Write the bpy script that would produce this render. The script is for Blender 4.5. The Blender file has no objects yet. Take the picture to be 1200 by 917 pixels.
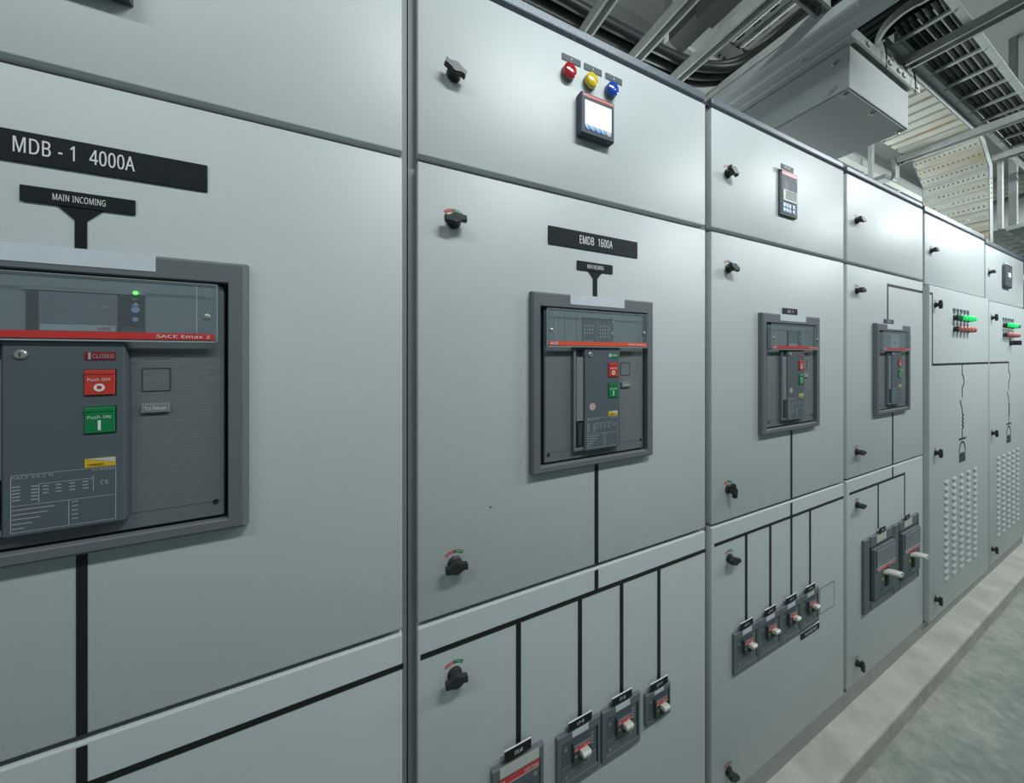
import bpy, bmesh, math, random
from mathutils import Vector, Matrix
random.seed(7)
C = bpy.context.scene
COL = C.collection
PI = math.pi
H = 1.539                      # eye height above the floor (all z below are measured from eye level)
D = 0.64                       # eye distance from the cabinet fronts (plane y = 0)
FPX, HX, HY, CX = 378.0, 1433.0, 415.7, 600.0
TH = math.atan2(FPX, HX - CX)

LETTERS = {"-":[103,[13,73,13,98,90,98,90,73],[0,2,1,0,3,2]],".":[86,[23,17,25,27,29,34,35,38,43,39,50,38,57,34,61,27,63,17,61,7,57,1,50,-3,43,-4,35,-3,29,1,25,7],[3,5,4,2,5,3,2,6,5,1,6,2,1,7,6,0,7,1,0,8,7,15,8,0,15,9,8,14,9,15,14,10,9,13,10,14,13,11,10,12,11,13]],"0":[183,[168,115,167,88,164,65,158,45,150,28,140,15,127,5,110,-1,91,-3,68,0,49,11,34,28,24,51,18,81,16,115,18,149,23,178,33,202,47,219,67,229,91,233,115,229,134,219,149,202,159,178,166,149,44,115,45,86,49,63,55,44,64,31,76,23,91,21,107,23,119,31,128,44,134,62,138,86,139,115,138,144,134,167,128,185,119,198,107,206,91,209,76,206,64,198,55,185,49,167,45,144],[19,21,20,18,21,19,18,22,21,17,22,18,17,44,22,44,23,22,17,45,44,43,23,44,17,46,45,42,23,43,16,46,17,42,24,23,16,47,46,41,24,42,16,48,47,40,24,41,15,48,16,40,25,24,15,49,48,39,25,40,14,49,15,39,0,25,14,26,49,38,0,39,13,26,14,13,27,26,37,0,38,37,1,0,37,2,1,13,28,27,36,2,37,12,28,13,36,3,2,12,29,28,35,3,36,11,29,12,35,4,3,11,30,29,34,4,35,11,31,30,33,4,34,10,31,11,33,5,4,10,32,31,32,5,33,10,5,32,10,6,5,9,6,10,9,7,6,8,7,9]],"1":[183,[114,0,86,0,86,160,86,169,86,176,87,182,87,188,87,194,88,200,83,195,78,191,74,187,68,182,43,162,29,181,90,229,114,229],[14,16,15,14,8,16,8,0,16,14,9,8,7,0,8,14,10,9,6,0,7,14,11,10,5,0,6,14,12,11,4,0,5,14,13,12,3,0,4,2,0,3,1,0,2]],"2":[183,[167,0,15,0,15,23,75,84,91,100,105,115,115,128,123,141,127,155,129,170,126,186,117,198,104,206,88,208,73,207,59,202,46,196,33,186,18,205,27,213,38,219,49,225,61,229,74,231,88,232,108,230,125,225,139,216,149,204,155,189,157,171,156,154,150,138,141,122,130,107,115,91,99,74,51,27,51,26,167,26],[23,25,24,22,25,23,22,26,25,21,26,22,21,27,26,20,27,21,19,27,20,19,28,27,18,13,19,13,28,19,18,14,13,12,28,13,18,15,14,11,28,12,17,16,18,16,15,18,11,29,28,10,29,11,10,30,29,9,30,10,9,31,30,8,31,9,7,31,8,7,32,31,6,32,7,6,33,32,5,33,6,5,34,33,4,34,5,4,35,34,3,35,4,3,36,35,2,36,3,2,37,36,2,38,37,2,39,38,2,0,39,1,0,2]],"4":[183,[177,52,144,52,144,0,116,0,116,52,7,52,7,76,115,230,144,230,144,77,177,77,116,149,116,157,117,165,117,171,117,178,117,184,118,189,118,195,118,200,117,200,114,194,110,187,107,181,103,175,34,77,116,77],[6,20,7,20,8,7,20,19,8,19,9,8,6,21,20,18,9,19,17,9,18,6,22,21,16,9,17,6,23,22,15,9,16,6,24,23,14,9,15,6,25,24,13,9,14,12,9,13,11,9,12,26,9,11,6,26,25,6,9,26,6,10,9,6,0,10,5,0,6,4,0,5,3,1,4,1,0,4,3,2,1]],"6":[183,[18,98,18,118,20,137,24,156,30,173,38,190,48,204,62,216,78,225,99,230,123,232,130,232,137,232,145,231,151,229,151,205,145,207,138,208,131,209,123,209,103,207,86,202,73,193,63,182,56,168,51,152,48,135,46,116,48,116,53,124,60,130,68,136,78,140,89,143,102,143,121,141,137,135,150,125,160,111,166,94,168,74,166,52,159,33,149,17,134,6,116,-1,96,-3,80,-2,65,3,52,11,40,21,31,36,24,53,19,74,95,21,114,24,128,34,137,50,140,74,138,93,129,108,116,118,96,121,82,120,70,115,60,108,52,99,48,89,46,79,47,69,49,58,53,49,59,39,66,32,74,26,84,22],[9,11,10,9,12,11,9,13,12,9,14,13,8,14,9,8,16,14,16,15,14,7,18,8,18,17,8,17,16,8,6,19,7,19,18,7,6,20,19,6,21,20,5,21,6,5,22,21,5,23,22,4,23,5,4,24,23,3,24,4,3,25,24,2,25,3,2,26,25,33,35,34,32,35,33,32,36,35,31,36,32,1,26,2,30,36,31,30,37,36,1,27,26,29,37,30,29,62,37,62,38,37,28,62,29,28,63,62,61,38,62,28,64,63,60,38,61,0,27,1,0,28,27,0,64,28,0,65,64,60,39,38,59,39,60,0,66,65,0,67,66,53,67,0,59,40,39,58,40,59,53,68,67,53,69,68,52,69,53,57,40,58,57,41,40,52,70,69,52,71,70,51,71,52,57,42,41,56,42,57,51,72,71,51,73,72,50,73,51,55,42,56,55,43,42,50,74,73,50,75,74,54,43,55,50,54,75,49,54,50,49,43,54,49,44,43,48,44,49,48,45,44,47,45,48,47,46,45]],"7":[183,[44,0,138,203,14,203,14,229,168,229,168,207,75,0],[2,4,3,2,5,4,2,1,5,1,6,5,0,6,1]],"9":[183,[167,131,166,112,164,92,160,73,155,56,147,39,136,25,123,13,106,4,86,-1,62,-3,55,-3,47,-2,39,-1,33,0,33,24,39,22,46,21,54,20,61,20,81,22,98,27,111,36,121,47,129,61,134,77,137,94,138,112,136,112,131,105,124,99,116,93,106,89,95,87,82,86,63,88,47,94,34,104,24,117,18,134,16,155,18,177,25,196,36,212,51,223,68,230,89,232,105,231,120,226,133,218,144,207,154,193,161,176,165,155,89,209,71,205,57,195,47,179,44,155,47,135,55,120,68,111,88,108,102,109,115,114,124,121,132,130,137,140,138,150,137,160,135,170,131,180,126,190,119,197,111,203,101,207],[45,47,46,45,48,47,44,48,45,44,49,48,43,49,44,43,50,49,42,55,43,55,54,43,54,50,43,75,50,54,74,50,75,74,51,50,42,56,55,73,51,74,72,51,73,41,56,42,41,57,56,72,52,51,71,52,72,70,52,71,41,58,57,40,58,41,70,53,52,69,53,70,68,53,69,40,59,58,68,0,53,39,59,40,67,0,68,66,0,67,39,60,59,38,60,39,66,1,0,65,1,66,64,1,65,38,61,60,37,61,38,63,28,64,28,27,64,27,1,64,63,29,28,26,1,27,26,2,1,37,62,61,62,29,63,37,29,62,37,30,29,36,30,37,36,31,30,25,2,26,35,31,36,35,32,31,25,3,2,35,33,32,34,33,35,24,3,25,24,4,3,23,4,24,23,5,4,22,5,23,22,6,5,21,6,22,20,6,21,20,7,6,14,16,15,14,17,16,19,7,20,14,18,17,14,19,18,14,7,19,14,8,7,14,9,8,13,9,14,13,10,9,12,10,13,11,10,12]],"=":[183,[18,70,18,92,165,92,165,70,18,133,18,156,165,156,165,133],[4,6,5,4,7,6,0,2,1,0,3,2]],"A":[205,[175,0,147,71,56,71,29,0,0,0,89,230,115,230,205,0,113,166,112,169,110,175,107,182,105,189,103,195,102,200,100,194,99,187,97,181,95,175,93,170,92,166,66,97,139,97],[4,6,5,4,14,6,14,7,6,4,15,14,13,7,14,12,7,13,4,16,15,11,7,12,4,17,16,10,7,11,4,18,17,4,19,18,9,7,10,4,20,19,8,7,9,4,21,20,22,7,8,4,2,21,2,22,21,2,1,22,1,7,22,4,3,2,0,7,1]],"B":[208,[97,229,134,226,162,216,178,199,183,172,182,160,179,148,172,139,164,131,153,125,140,122,140,120,154,117,166,112,176,104,184,94,189,81,191,65,189,46,182,30,170,17,154,8,135,2,112,0,31,0,31,229,102,132,127,134,143,141,151,153,154,169,150,185,140,196,123,202,98,204,60,204,60,132,60,107,60,24,106,24,132,27,149,36,157,50,160,67,159,79,155,89,148,97,137,102,123,106,104,107],[24,35,25,35,0,25,35,1,0,35,2,1,35,34,2,34,3,2,24,36,35,33,3,34,32,3,33,32,4,3,31,4,32,30,4,31,30,5,4,29,5,30,29,6,5,28,6,29,28,7,6,27,7,28,27,8,7,26,8,27,24,37,36,37,26,36,37,8,26,37,9,8,37,10,9,37,11,10,37,12,11,37,13,12,37,49,13,49,14,13,24,38,37,48,14,49,47,14,48,47,15,14,46,15,47,45,15,46,45,16,15,44,16,45,44,17,16,43,17,44,42,17,43,42,18,17,41,18,42,41,19,18,40,19,41,40,20,19,39,20,40,24,39,38,24,20,39,24,21,20,24,22,21,24,23,22]],"C":[203,[129,207,112,205,96,201,83,193,71,182,62,169,55,153,51,135,50,115,52,88,59,65,70,47,85,33,105,25,129,22,144,23,157,25,171,28,184,31,184,6,171,2,157,-1,142,-3,125,-3,93,0,66,11,46,29,31,52,22,81,20,115,21,140,27,162,36,182,48,200,64,213,82,224,104,230,130,232,147,231,164,229,179,224,193,219,181,194,170,199,158,203,144,206],[36,38,37,36,39,38,35,39,36,35,40,39,35,41,40,34,41,35,34,45,41,45,44,41,44,43,41,43,42,41,33,1,34,1,0,34,0,45,34,33,2,1,33,3,2,32,3,33,32,4,3,31,4,32,31,5,4,31,6,5,30,6,31,30,7,6,29,7,30,29,8,7,28,8,29,28,9,8,28,10,9,27,10,28,27,11,10,26,11,27,26,12,11,26,13,12,17,19,18,25,13,26,16,19,17,25,14,13,15,19,16,14,19,15,25,19,14,24,19,25,24,20,19,24,21,20,23,21,24,23,22,21]],"D":[234,[215,117,211,81,200,52,183,30,159,13,130,3,95,0,31,0,31,229,102,229,134,226,162,216,184,200,201,179,211,151,184,116,182,144,174,166,162,183,145,195,123,202,98,204,60,204,60,25,91,25,132,30,161,48,178,76],[7,22,8,22,9,8,22,10,9,22,11,10,22,21,11,21,12,11,7,23,22,20,12,21,19,12,20,19,13,12,18,13,19,17,13,18,17,14,13,16,14,17,16,0,14,15,0,16,15,1,0,27,1,15,27,2,1,26,2,27,26,3,2,25,3,26,24,3,25,24,4,3,7,24,23,7,4,24,7,5,4,7,6,5]],"E":[178,[159,0,31,0,31,229,159,229,159,204,60,204,60,132,153,132,153,107,60,107,60,25,159,25],[1,5,2,5,3,2,5,4,3,1,6,5,1,9,6,9,7,6,9,8,7,1,10,9,1,11,10,1,0,11]],"F":[166,[60,0,31,0,31,229,159,229,159,204,60,204,60,123,153,123,153,97,60,97],[1,5,2,5,3,2,5,4,3,1,6,5,1,9,6,9,7,6,9,8,7,1,0,9]],"G":[233,[131,121,210,121,210,9,191,3,172,0,152,-2,129,-3,96,0,69,11,48,28,32,52,23,81,20,115,23,148,34,177,51,200,74,218,103,229,138,232,157,231,175,229,191,224,207,219,196,194,183,199,168,203,153,206,137,207,111,204,90,196,73,182,60,164,52,141,50,115,52,89,59,66,70,48,86,34,108,25,136,22,150,22,162,23,172,25,181,27,181,95,131,95],[17,19,18,17,20,19,17,21,20,16,21,17,16,22,21,16,26,22,26,25,22,25,24,22,24,23,22,15,27,16,27,26,16,15,28,27,15,29,28,14,29,15,14,30,29,14,31,30,13,31,14,13,32,31,12,32,13,12,33,32,45,1,0,45,44,1,44,2,1,11,33,12,11,34,33,43,2,44,11,35,34,10,35,11,10,36,35,9,36,10,9,37,36,9,38,37,8,38,9,42,2,43,41,2,42,8,39,38,40,2,41,39,2,40,8,2,39,7,2,8,7,3,2,7,4,3,6,4,7,6,5,4]],"H":[238,[206,0,177,0,177,107,60,107,60,0,31,0,31,229,60,229,60,132,177,132,177,229,206,229],[5,7,6,5,8,7,9,11,10,9,0,11,5,3,8,3,9,8,3,2,9,2,0,9,5,4,3,1,0,2]],"I":[109,[96,0,13,0,13,17,40,23,40,206,13,212,13,229,96,229,96,212,69,206,69,23,96,17],[5,7,6,5,8,7,4,8,5,4,9,8,3,9,4,3,10,9,2,10,3,2,11,10,1,11,2,1,0,11]],"K":[199,[199,0,165,0,83,109,60,89,60,0,31,0,31,229,60,229,60,116,70,127,80,138,89,149,99,160,161,229,195,229,104,129],[5,7,6,5,8,7,12,14,13,12,15,14,11,15,12,10,15,11,9,15,10,9,0,15,8,2,9,2,0,9,5,3,8,3,2,8,1,0,2,5,4,3]],"L":[168,[31,0,31,229,60,229,60,26,160,26,160,0],[0,2,1,0,3,2,0,4,3,0,5,4]],"M":[291,[132,0,57,201,55,201,56,194,57,184,57,174,57,163,58,151,58,139,58,0,31,0,31,229,74,229,144,41,146,41,217,229,260,229,260,0,231,0,231,141,231,152,232,163,232,174,233,184,233,193,234,200,232,200,156,0],[10,2,11,2,12,11,2,1,12,1,13,12,14,26,15,26,16,15,26,25,16,25,17,16,10,3,2,0,13,1,14,27,26,24,17,25,10,4,3,23,17,24,10,5,4,22,17,23,10,6,5,21,17,22,20,17,21,10,7,6,19,17,20,10,8,7,18,17,19,10,9,8,0,14,13,0,27,14]],"N":[244,[213,0,179,0,56,190,55,190,56,182,56,173,57,162,57,151,58,140,58,128,58,0,31,0,31,229,64,229,187,39,188,39,188,46,187,55,187,66,186,77,186,89,186,100,186,229,213,229],[11,3,12,3,13,12,3,2,13,2,14,13,21,23,22,21,0,23,11,4,3,1,14,2,11,5,4,11,6,5,11,7,6,11,8,7,11,9,8,11,10,9,20,0,21,19,0,20,18,0,19,17,0,18,16,0,17,15,0,16,1,15,14,1,0,15]],"O":[250,[231,115,229,89,224,67,216,46,204,29,189,15,171,5,150,-1,125,-3,100,-1,79,5,60,16,46,29,34,46,26,67,21,90,20,115,22,148,31,177,46,200,66,218,93,229,126,233,157,229,183,218,204,200,219,177,228,148,50,115,52,88,58,65,68,47,83,33,102,25,125,22,149,25,168,33,182,47,192,65,198,88,200,115,196,153,183,183,159,201,126,207,102,204,83,196,68,183,58,164,52,142],[21,23,22,21,24,23,20,24,21,20,25,24,19,44,20,44,25,20,19,45,44,43,25,44,19,46,45,42,25,43,42,26,25,18,46,19,18,47,46,18,48,47,41,26,42,41,27,26,17,48,18,17,49,48,40,27,41,16,49,17,40,0,27,16,28,49,15,28,16,15,29,28,39,0,40,39,1,0,14,29,15,39,2,1,14,30,29,38,2,39,13,30,14,38,3,2,13,31,30,37,3,38,36,3,37,13,32,31,12,32,13,36,4,3,12,33,32,35,4,36,11,33,12,35,5,4,11,34,33,34,5,35,11,5,34,10,5,11,10,6,5,9,6,10,9,7,6,8,7,9]],"P":[194,[92,229,131,225,157,211,173,190,178,162,177,148,173,135,167,122,158,111,145,102,130,95,110,91,86,89,60,89,60,0,31,0,31,229,89,204,60,204,60,114,83,114,103,115,119,119,132,125,141,133,146,145,148,160,144,180,134,193,116,202],[15,18,16,18,0,16,18,1,0,18,2,1,18,17,2,17,29,2,29,3,2,15,19,18,28,3,29,27,3,28,27,4,3,26,4,27,26,5,4,25,5,26,25,6,5,24,6,25,24,7,6,23,7,24,22,7,23,22,8,7,21,8,22,20,8,21,15,13,19,13,20,19,13,8,20,13,9,8,13,10,9,13,11,10,13,12,11,15,14,13]],"R":[199,[94,229,120,227,141,222,157,213,169,200,175,184,178,164,176,147,171,133,163,122,154,114,143,108,132,103,195,0,161,0,106,95,60,95,60,0,31,0,31,229,93,204,60,204,60,119,94,119,118,122,135,130,145,144,148,163,146,176,142,187,134,194,124,200,110,203],[18,21,19,21,0,19,21,1,0,21,2,1,21,3,2,21,20,3,20,4,3,18,22,21,32,4,20,31,4,32,31,5,4,30,5,31,29,5,30,28,5,29,28,6,5,27,6,28,27,7,6,26,7,27,26,8,7,25,8,26,25,9,8,24,9,25,24,10,9,23,10,24,18,16,22,16,23,22,16,10,23,16,11,10,16,12,11,16,15,12,15,13,12,18,17,16,14,13,15]],"S":[176,[161,61,159,42,151,26,139,14,123,4,103,-1,79,-3,67,-3,55,-2,44,0,33,2,24,4,16,8,16,35,29,30,45,26,63,23,81,22,96,23,109,26,119,32,126,39,131,48,132,59,131,69,127,78,121,85,111,92,97,99,78,106,64,112,52,118,42,124,34,132,28,140,23,150,20,161,19,174,22,191,29,205,40,217,54,225,72,230,92,232,111,231,127,229,142,225,156,219,147,195,134,199,121,203,107,206,92,207,79,206,68,203,59,198,53,191,50,183,48,174,50,163,53,154,60,147,69,140,82,134,98,127,117,120,133,111,145,102,154,91,159,78],[42,44,43,42,45,44,41,45,42,41,46,45,40,46,41,40,47,46,40,51,47,51,50,47,50,49,47,49,48,47,39,52,40,52,51,40,39,53,52,39,54,53,38,54,39,38,55,54,38,56,55,38,57,56,37,57,38,37,58,57,36,58,37,36,59,58,36,60,59,35,60,36,35,61,60,34,61,35,34,62,61,34,63,62,33,63,34,33,64,63,32,64,33,32,65,64,31,65,32,31,66,65,30,66,31,29,66,30,29,67,66,28,67,29,28,68,67,27,68,28,26,68,27,26,69,68,25,69,26,25,0,69,24,0,25,23,0,24,23,1,0,22,1,23,21,1,22,21,2,1,20,2,21,12,14,13,19,2,20,12,15,14,19,3,2,18,3,19,12,16,15,17,3,18,12,17,16,12,3,17,12,4,3,11,4,12,11,5,4,10,5,11,9,5,10,8,5,9,8,6,5,7,6,8]],"T":[178,[104,0,75,0,75,204,3,204,3,229,175,229,175,204,104,204],[3,5,4,3,6,5,2,6,3,1,7,2,7,6,2,1,0,7]],"U":[234,[205,81,203,58,196,38,184,21,166,8,144,0,116,-3,79,3,51,20,34,47,29,81,29,229,58,229,58,81,61,56,73,37,91,26,118,22,137,24,152,29,163,38,171,50,175,65,177,81,177,229,205,229],[10,12,11,10,13,12,23,25,24,23,0,25,9,13,10,22,0,23,22,1,0,9,14,13,21,1,22,21,2,1,9,15,14,20,2,21,8,15,9,19,2,20,19,3,2,8,16,15,18,3,19,8,17,16,17,3,18,8,3,17,8,4,3,7,4,8,7,5,4,6,5,7]],"V":[192,[192,229,111,0,82,0,0,229,30,229,82,82,85,73,88,64,90,56,93,48,95,40,96,32,98,40,100,48,102,56,105,64,108,73,111,83,162,229],[2,4,3,2,5,4,17,0,18,17,1,0,16,1,17,2,6,5,15,1,16,2,7,6,14,1,15,2,8,7,13,1,14,2,9,8,12,1,13,2,10,9,11,1,12,2,11,10,2,1,11]],"Y":[182,[91,116,150,229,182,229,105,89,105,0,76,0,76,88,0,229,31,229],[6,8,7,6,0,8,0,2,1,0,3,2,6,3,0,6,4,3,5,4,6]],"a":[180,[92,175,120,171,139,161,150,143,154,117,154,0,133,0,128,24,127,24,119,16,111,9,103,3,94,0,82,-2,69,-3,54,-2,41,2,30,9,22,19,17,32,15,48,20,71,35,87,61,98,97,103,126,104,126,114,124,132,117,144,106,150,91,152,78,151,65,148,53,144,42,139,34,160,46,166,60,170,76,174,101,83,74,80,56,73,47,62,44,47,46,35,53,26,63,21,75,20,95,23,112,32,122,47,126,69,126,84],[38,1,0,37,1,38,37,2,1,36,2,37,35,2,36,35,29,2,29,3,2,34,33,35,33,32,35,32,31,35,31,30,35,30,29,35,28,3,29,27,3,28,27,4,3,26,4,27,26,5,4,25,5,26,24,52,25,52,5,25,23,52,24,22,52,23,21,40,22,40,39,22,39,52,22,51,5,52,21,41,40,21,42,41,20,42,21,50,5,51,20,43,42,19,43,20,19,44,43,49,7,50,7,5,50,19,45,44,18,45,19,48,8,49,8,7,49,18,46,45,48,9,8,6,5,7,47,9,48,18,47,46,18,9,47,17,9,18,17,10,9,16,10,17,16,11,10,16,12,11,15,12,16,15,13,12,14,13,15]],"c":[154,[96,-3,75,-1,56,6,40,18,28,35,20,57,18,85,20,114,28,137,41,154,57,166,76,173,98,175,111,174,123,172,135,169,143,166,135,142,126,145,117,148,107,150,98,150,82,149,69,143,59,134,52,121,48,105,47,85,48,66,52,50,59,38,69,29,81,23,96,21,109,22,121,24,131,27,140,31,140,6,131,2,121,-1,110,-3],[11,13,12,11,14,13,10,14,11,10,15,14,10,16,15,9,16,10,9,21,16,21,20,16,20,19,16,19,18,16,18,17,16,8,22,9,22,21,9,8,23,22,8,24,23,7,24,8,7,25,24,7,26,25,6,26,7,6,27,26,6,28,27,5,28,6,5,29,28,4,29,5,4,30,29,4,31,30,3,31,4,36,38,37,3,32,31,35,38,36,34,38,35,3,33,32,33,38,34,3,38,33,2,38,3,1,38,2,1,39,38,1,40,39,1,41,40,0,41,1]],"e":[181,[94,175,114,173,132,166,146,154,156,138,162,119,165,98,165,81,47,81,51,55,62,36,79,25,102,21,117,22,131,24,144,28,157,33,157,8,144,3,131,0,117,-3,100,-3,77,-1,57,7,41,19,28,36,20,58,18,85,20,111,27,133,38,151,54,164,72,172,93,152,75,149,61,139,52,124,47,103,135,103,134,117,131,129,125,138,117,146,106,150],[32,1,0,32,2,1,31,2,32,31,3,2,30,3,31,30,33,3,33,43,3,43,4,3,30,34,33,29,34,30,42,4,43,29,35,34,41,4,42,29,36,35,41,5,4,40,5,41,28,36,29,39,5,40,28,37,36,39,6,5,38,6,39,27,37,28,27,38,37,27,6,38,27,7,6,26,8,27,8,7,27,26,9,8,25,9,26,25,10,9,24,10,25,24,11,10,15,17,16,14,17,15,24,12,11,13,17,14,12,17,13,24,17,12,23,17,24,23,18,17,22,18,23,22,19,18,22,20,19,21,20,22]],"h":[198,[55,172,55,166,55,160,54,154,54,148,56,148,62,156,70,163,78,168,88,172,99,174,109,175,129,173,144,168,156,160,165,148,170,132,172,112,172,0,144,0,144,110,142,128,135,141,123,149,106,151,89,150,76,144,66,135,60,123,57,107,55,89,55,0,27,0,27,244,55,244],[32,34,33,32,0,34,10,12,11,9,12,10,9,13,12,32,1,0,8,13,9,8,14,13,7,14,8,32,2,1,6,14,7,6,15,14,32,3,2,5,24,6,24,15,6,32,4,3,5,25,24,23,15,24,5,26,25,22,15,23,32,5,4,32,28,5,28,27,5,27,26,5,22,16,15,21,16,22,21,17,16,20,17,21,32,29,28,20,18,17,19,18,20,32,30,29,32,31,30]],"i":[83,[42,236,48,235,53,232,57,227,58,218,57,211,53,205,48,202,42,200,35,202,30,205,26,211,25,218,26,227,30,232,35,235,55,172,55,0,27,0,27,172],[18,16,19,18,17,16,15,1,0,14,1,15,14,2,1,13,2,14,13,3,2,12,3,13,12,4,3,11,4,12,11,5,4,10,5,11,10,6,5,9,6,10,9,7,6,8,7,9]],"k":[171,[55,116,55,111,55,103,54,95,54,89,55,89,58,92,61,96,65,101,69,106,73,110,76,114,131,172,164,172,94,98,168,0,134,0,75,80,55,63,55,0,27,0,27,244,55,244],[20,22,21,20,0,22,11,13,12,11,14,13,20,1,0,10,14,11,20,2,1,9,14,10,8,14,9,20,3,2,7,14,8,7,15,14,6,17,7,17,15,7,20,4,3,5,17,6,20,5,4,20,18,5,18,17,5,16,15,17,20,19,18]],"m":[300,[216,175,241,171,260,160,270,141,274,112,274,0,246,0,246,111,244,128,238,141,227,149,211,151,190,148,175,137,167,119,165,95,165,0,137,0,137,111,136,123,133,133,128,141,121,147,112,150,101,151,86,150,74,144,66,135,60,123,57,108,55,89,55,0,27,0,27,172,50,172,54,149,56,149,62,157,69,163,77,169,87,172,96,174,106,175,125,173,140,168,151,159,159,146,161,146,171,159,184,168,200,173],[41,43,42,50,1,0,40,43,41,40,44,43,49,1,50,39,44,40,32,34,33,32,35,34,49,2,1,38,44,39,38,45,44,48,2,49,37,45,38,48,10,2,10,3,2,37,46,45,47,11,48,11,10,48,36,24,37,24,46,37,36,25,24,23,46,24,47,12,11,22,46,23,36,26,25,9,3,10,32,36,35,32,28,36,28,27,36,27,26,36,47,13,12,21,46,22,21,47,46,21,13,47,20,13,21,8,3,9,8,4,3,20,14,13,19,14,20,7,4,8,32,29,28,18,14,19,18,15,14,7,5,4,17,15,18,6,5,7,32,30,29,17,16,15,32,31,30]],"o":[194,[177,86,175,66,171,48,164,33,155,20,144,10,130,3,114,-2,97,-3,80,-2,65,3,52,10,40,20,31,33,24,48,19,66,18,86,20,113,27,135,39,152,55,165,74,173,98,175,120,173,139,165,155,152,167,135,174,113,47,86,48,67,52,51,59,38,69,28,81,22,97,20,113,22,126,28,135,38,142,51,146,67,148,86,146,105,142,121,135,134,126,144,113,149,97,151,74,147,59,134,50,113],[21,23,22,20,23,21,20,24,23,19,24,20,19,25,24,18,47,19,47,46,19,46,25,19,46,45,25,45,26,25,44,26,45,18,48,47,43,26,44,17,48,18,43,27,26,17,49,48,42,27,43,41,27,42,17,28,49,16,28,17,41,0,27,40,0,41,15,28,16,15,29,28,39,0,40,39,1,0,15,30,29,38,1,39,14,30,15,38,2,1,14,31,30,37,2,38,13,31,14,37,3,2,13,32,31,36,3,37,12,32,13,36,4,3,12,33,32,35,4,36,12,34,33,34,4,35,11,34,12,11,4,34,11,5,4,10,5,11,10,6,5,9,6,10,9,7,6,8,7,9]],"p":[197,[109,175,138,170,160,153,175,125,180,86,177,59,171,37,160,19,146,7,129,-1,109,-3,96,-2,85,0,76,4,68,9,61,15,55,22,54,22,54,16,55,8,55,0,55,-6,55,-77,27,-77,27,172,50,172,54,149,55,149,61,156,68,162,76,167,85,172,96,174,104,151,88,150,76,145,67,137,61,125,57,110,55,92,55,86,57,67,60,50,66,37,75,28,88,22,105,20,119,22,130,29,139,39,145,52,149,68,150,87,148,113,139,134,125,147],[32,1,0,31,1,32,23,25,24,23,26,25,30,1,31,30,2,1,29,2,30,28,2,29,27,33,28,33,2,28,33,55,2,55,3,2,27,34,33,27,35,34,23,27,26,23,38,27,38,37,27,37,36,27,36,35,27,54,3,55,53,3,54,53,4,3,52,4,53,23,39,38,23,40,39,51,4,52,23,41,40,51,5,4,50,5,51,23,42,41,50,6,5,49,6,50,23,17,42,17,43,42,48,6,49,17,44,43,48,7,6,47,7,48,17,45,44,46,7,47,17,16,45,16,46,45,23,18,17,15,46,16,15,7,46,15,8,7,23,19,18,14,8,15,13,8,14,23,20,19,13,9,8,12,9,13,11,9,12,23,21,20,11,10,9,23,22,21]],"s":[154,[139,47,137,32,131,20,121,10,107,3,90,-2,71,-3,54,-2,40,0,27,3,17,8,17,33,28,28,42,24,56,21,71,20,90,21,102,26,110,35,112,45,111,51,108,56,103,62,96,67,85,72,70,78,54,85,41,91,31,98,23,106,18,117,16,130,21,149,34,163,55,172,81,175,96,174,110,172,123,168,136,164,126,141,115,145,103,149,91,151,79,152,64,151,52,146,46,140,43,131,44,125,47,119,53,114,61,110,73,104,88,98,103,92,115,86,126,79,133,70,138,60],[34,36,35,34,37,36,33,37,34,33,38,37,33,39,38,33,42,39,42,41,39,41,40,39,32,44,33,44,43,33,43,42,33,32,45,44,32,46,45,31,46,32,31,47,46,31,48,47,31,49,48,30,49,31,30,50,49,30,51,50,29,51,30,29,52,51,29,53,52,28,53,29,28,54,53,28,55,54,27,55,28,27,56,55,26,56,27,26,57,56,25,57,26,25,58,57,24,58,25,23,58,24,23,59,58,22,59,23,21,59,22,21,0,59,20,0,21,19,0,20,19,1,0,18,1,19,17,1,18,10,12,11,17,2,1,10,13,12,16,2,17,10,14,13,15,2,16,10,15,14,10,2,15,10,3,2,10,4,3,9,4,10,8,4,9,8,5,4,7,5,8,7,6,5]],"t":[116,[85,20,91,20,98,21,104,22,109,23,109,2,103,0,96,-2,88,-3,80,-3,67,-2,55,1,45,8,37,18,31,32,30,50,30,150,5,150,5,164,30,175,41,211,58,211,58,172,107,172,107,150,58,150,58,51,60,37,65,27,74,22],[19,21,20,19,22,21,18,22,19,18,23,22,18,24,23,17,24,18,16,24,17,15,25,16,25,24,16,15,26,25,15,27,26,14,27,15,14,28,27,13,28,14,13,29,28,3,5,4,2,5,3,13,0,29,1,5,2,0,5,1,13,5,0,12,5,13,11,5,12,11,6,5,10,6,11,10,7,6,10,8,7,9,8,10]],"u":[198,[171,172,171,0,148,0,144,23,142,23,136,15,128,8,119,3,109,0,99,-3,88,-3,69,-2,53,3,41,12,32,24,27,40,25,59,25,172,54,172,54,61,56,43,63,30,75,23,92,20,109,22,122,27,132,36,138,49,142,64,143,82,143,172],[16,18,17,16,19,18,29,0,30,29,1,0,28,1,29,27,1,28,16,20,19,15,20,16,26,1,27,15,21,20,14,21,15,25,3,26,3,1,26,14,22,21,24,4,25,4,3,25,13,22,14,13,23,22,24,5,4,2,1,3,23,5,24,13,5,23,13,6,5,12,6,13,12,7,6,11,7,12,11,8,7,11,9,8,10,9,11]],"x":[170,[68,88,9,172,41,172,85,107,129,172,161,172,101,88,164,0,132,0,85,69,38,0,6,0],[0,2,1,0,3,2,3,5,4,3,6,5,0,6,3,11,6,0,11,9,6,9,7,6,11,10,9,8,7,9]]}

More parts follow.
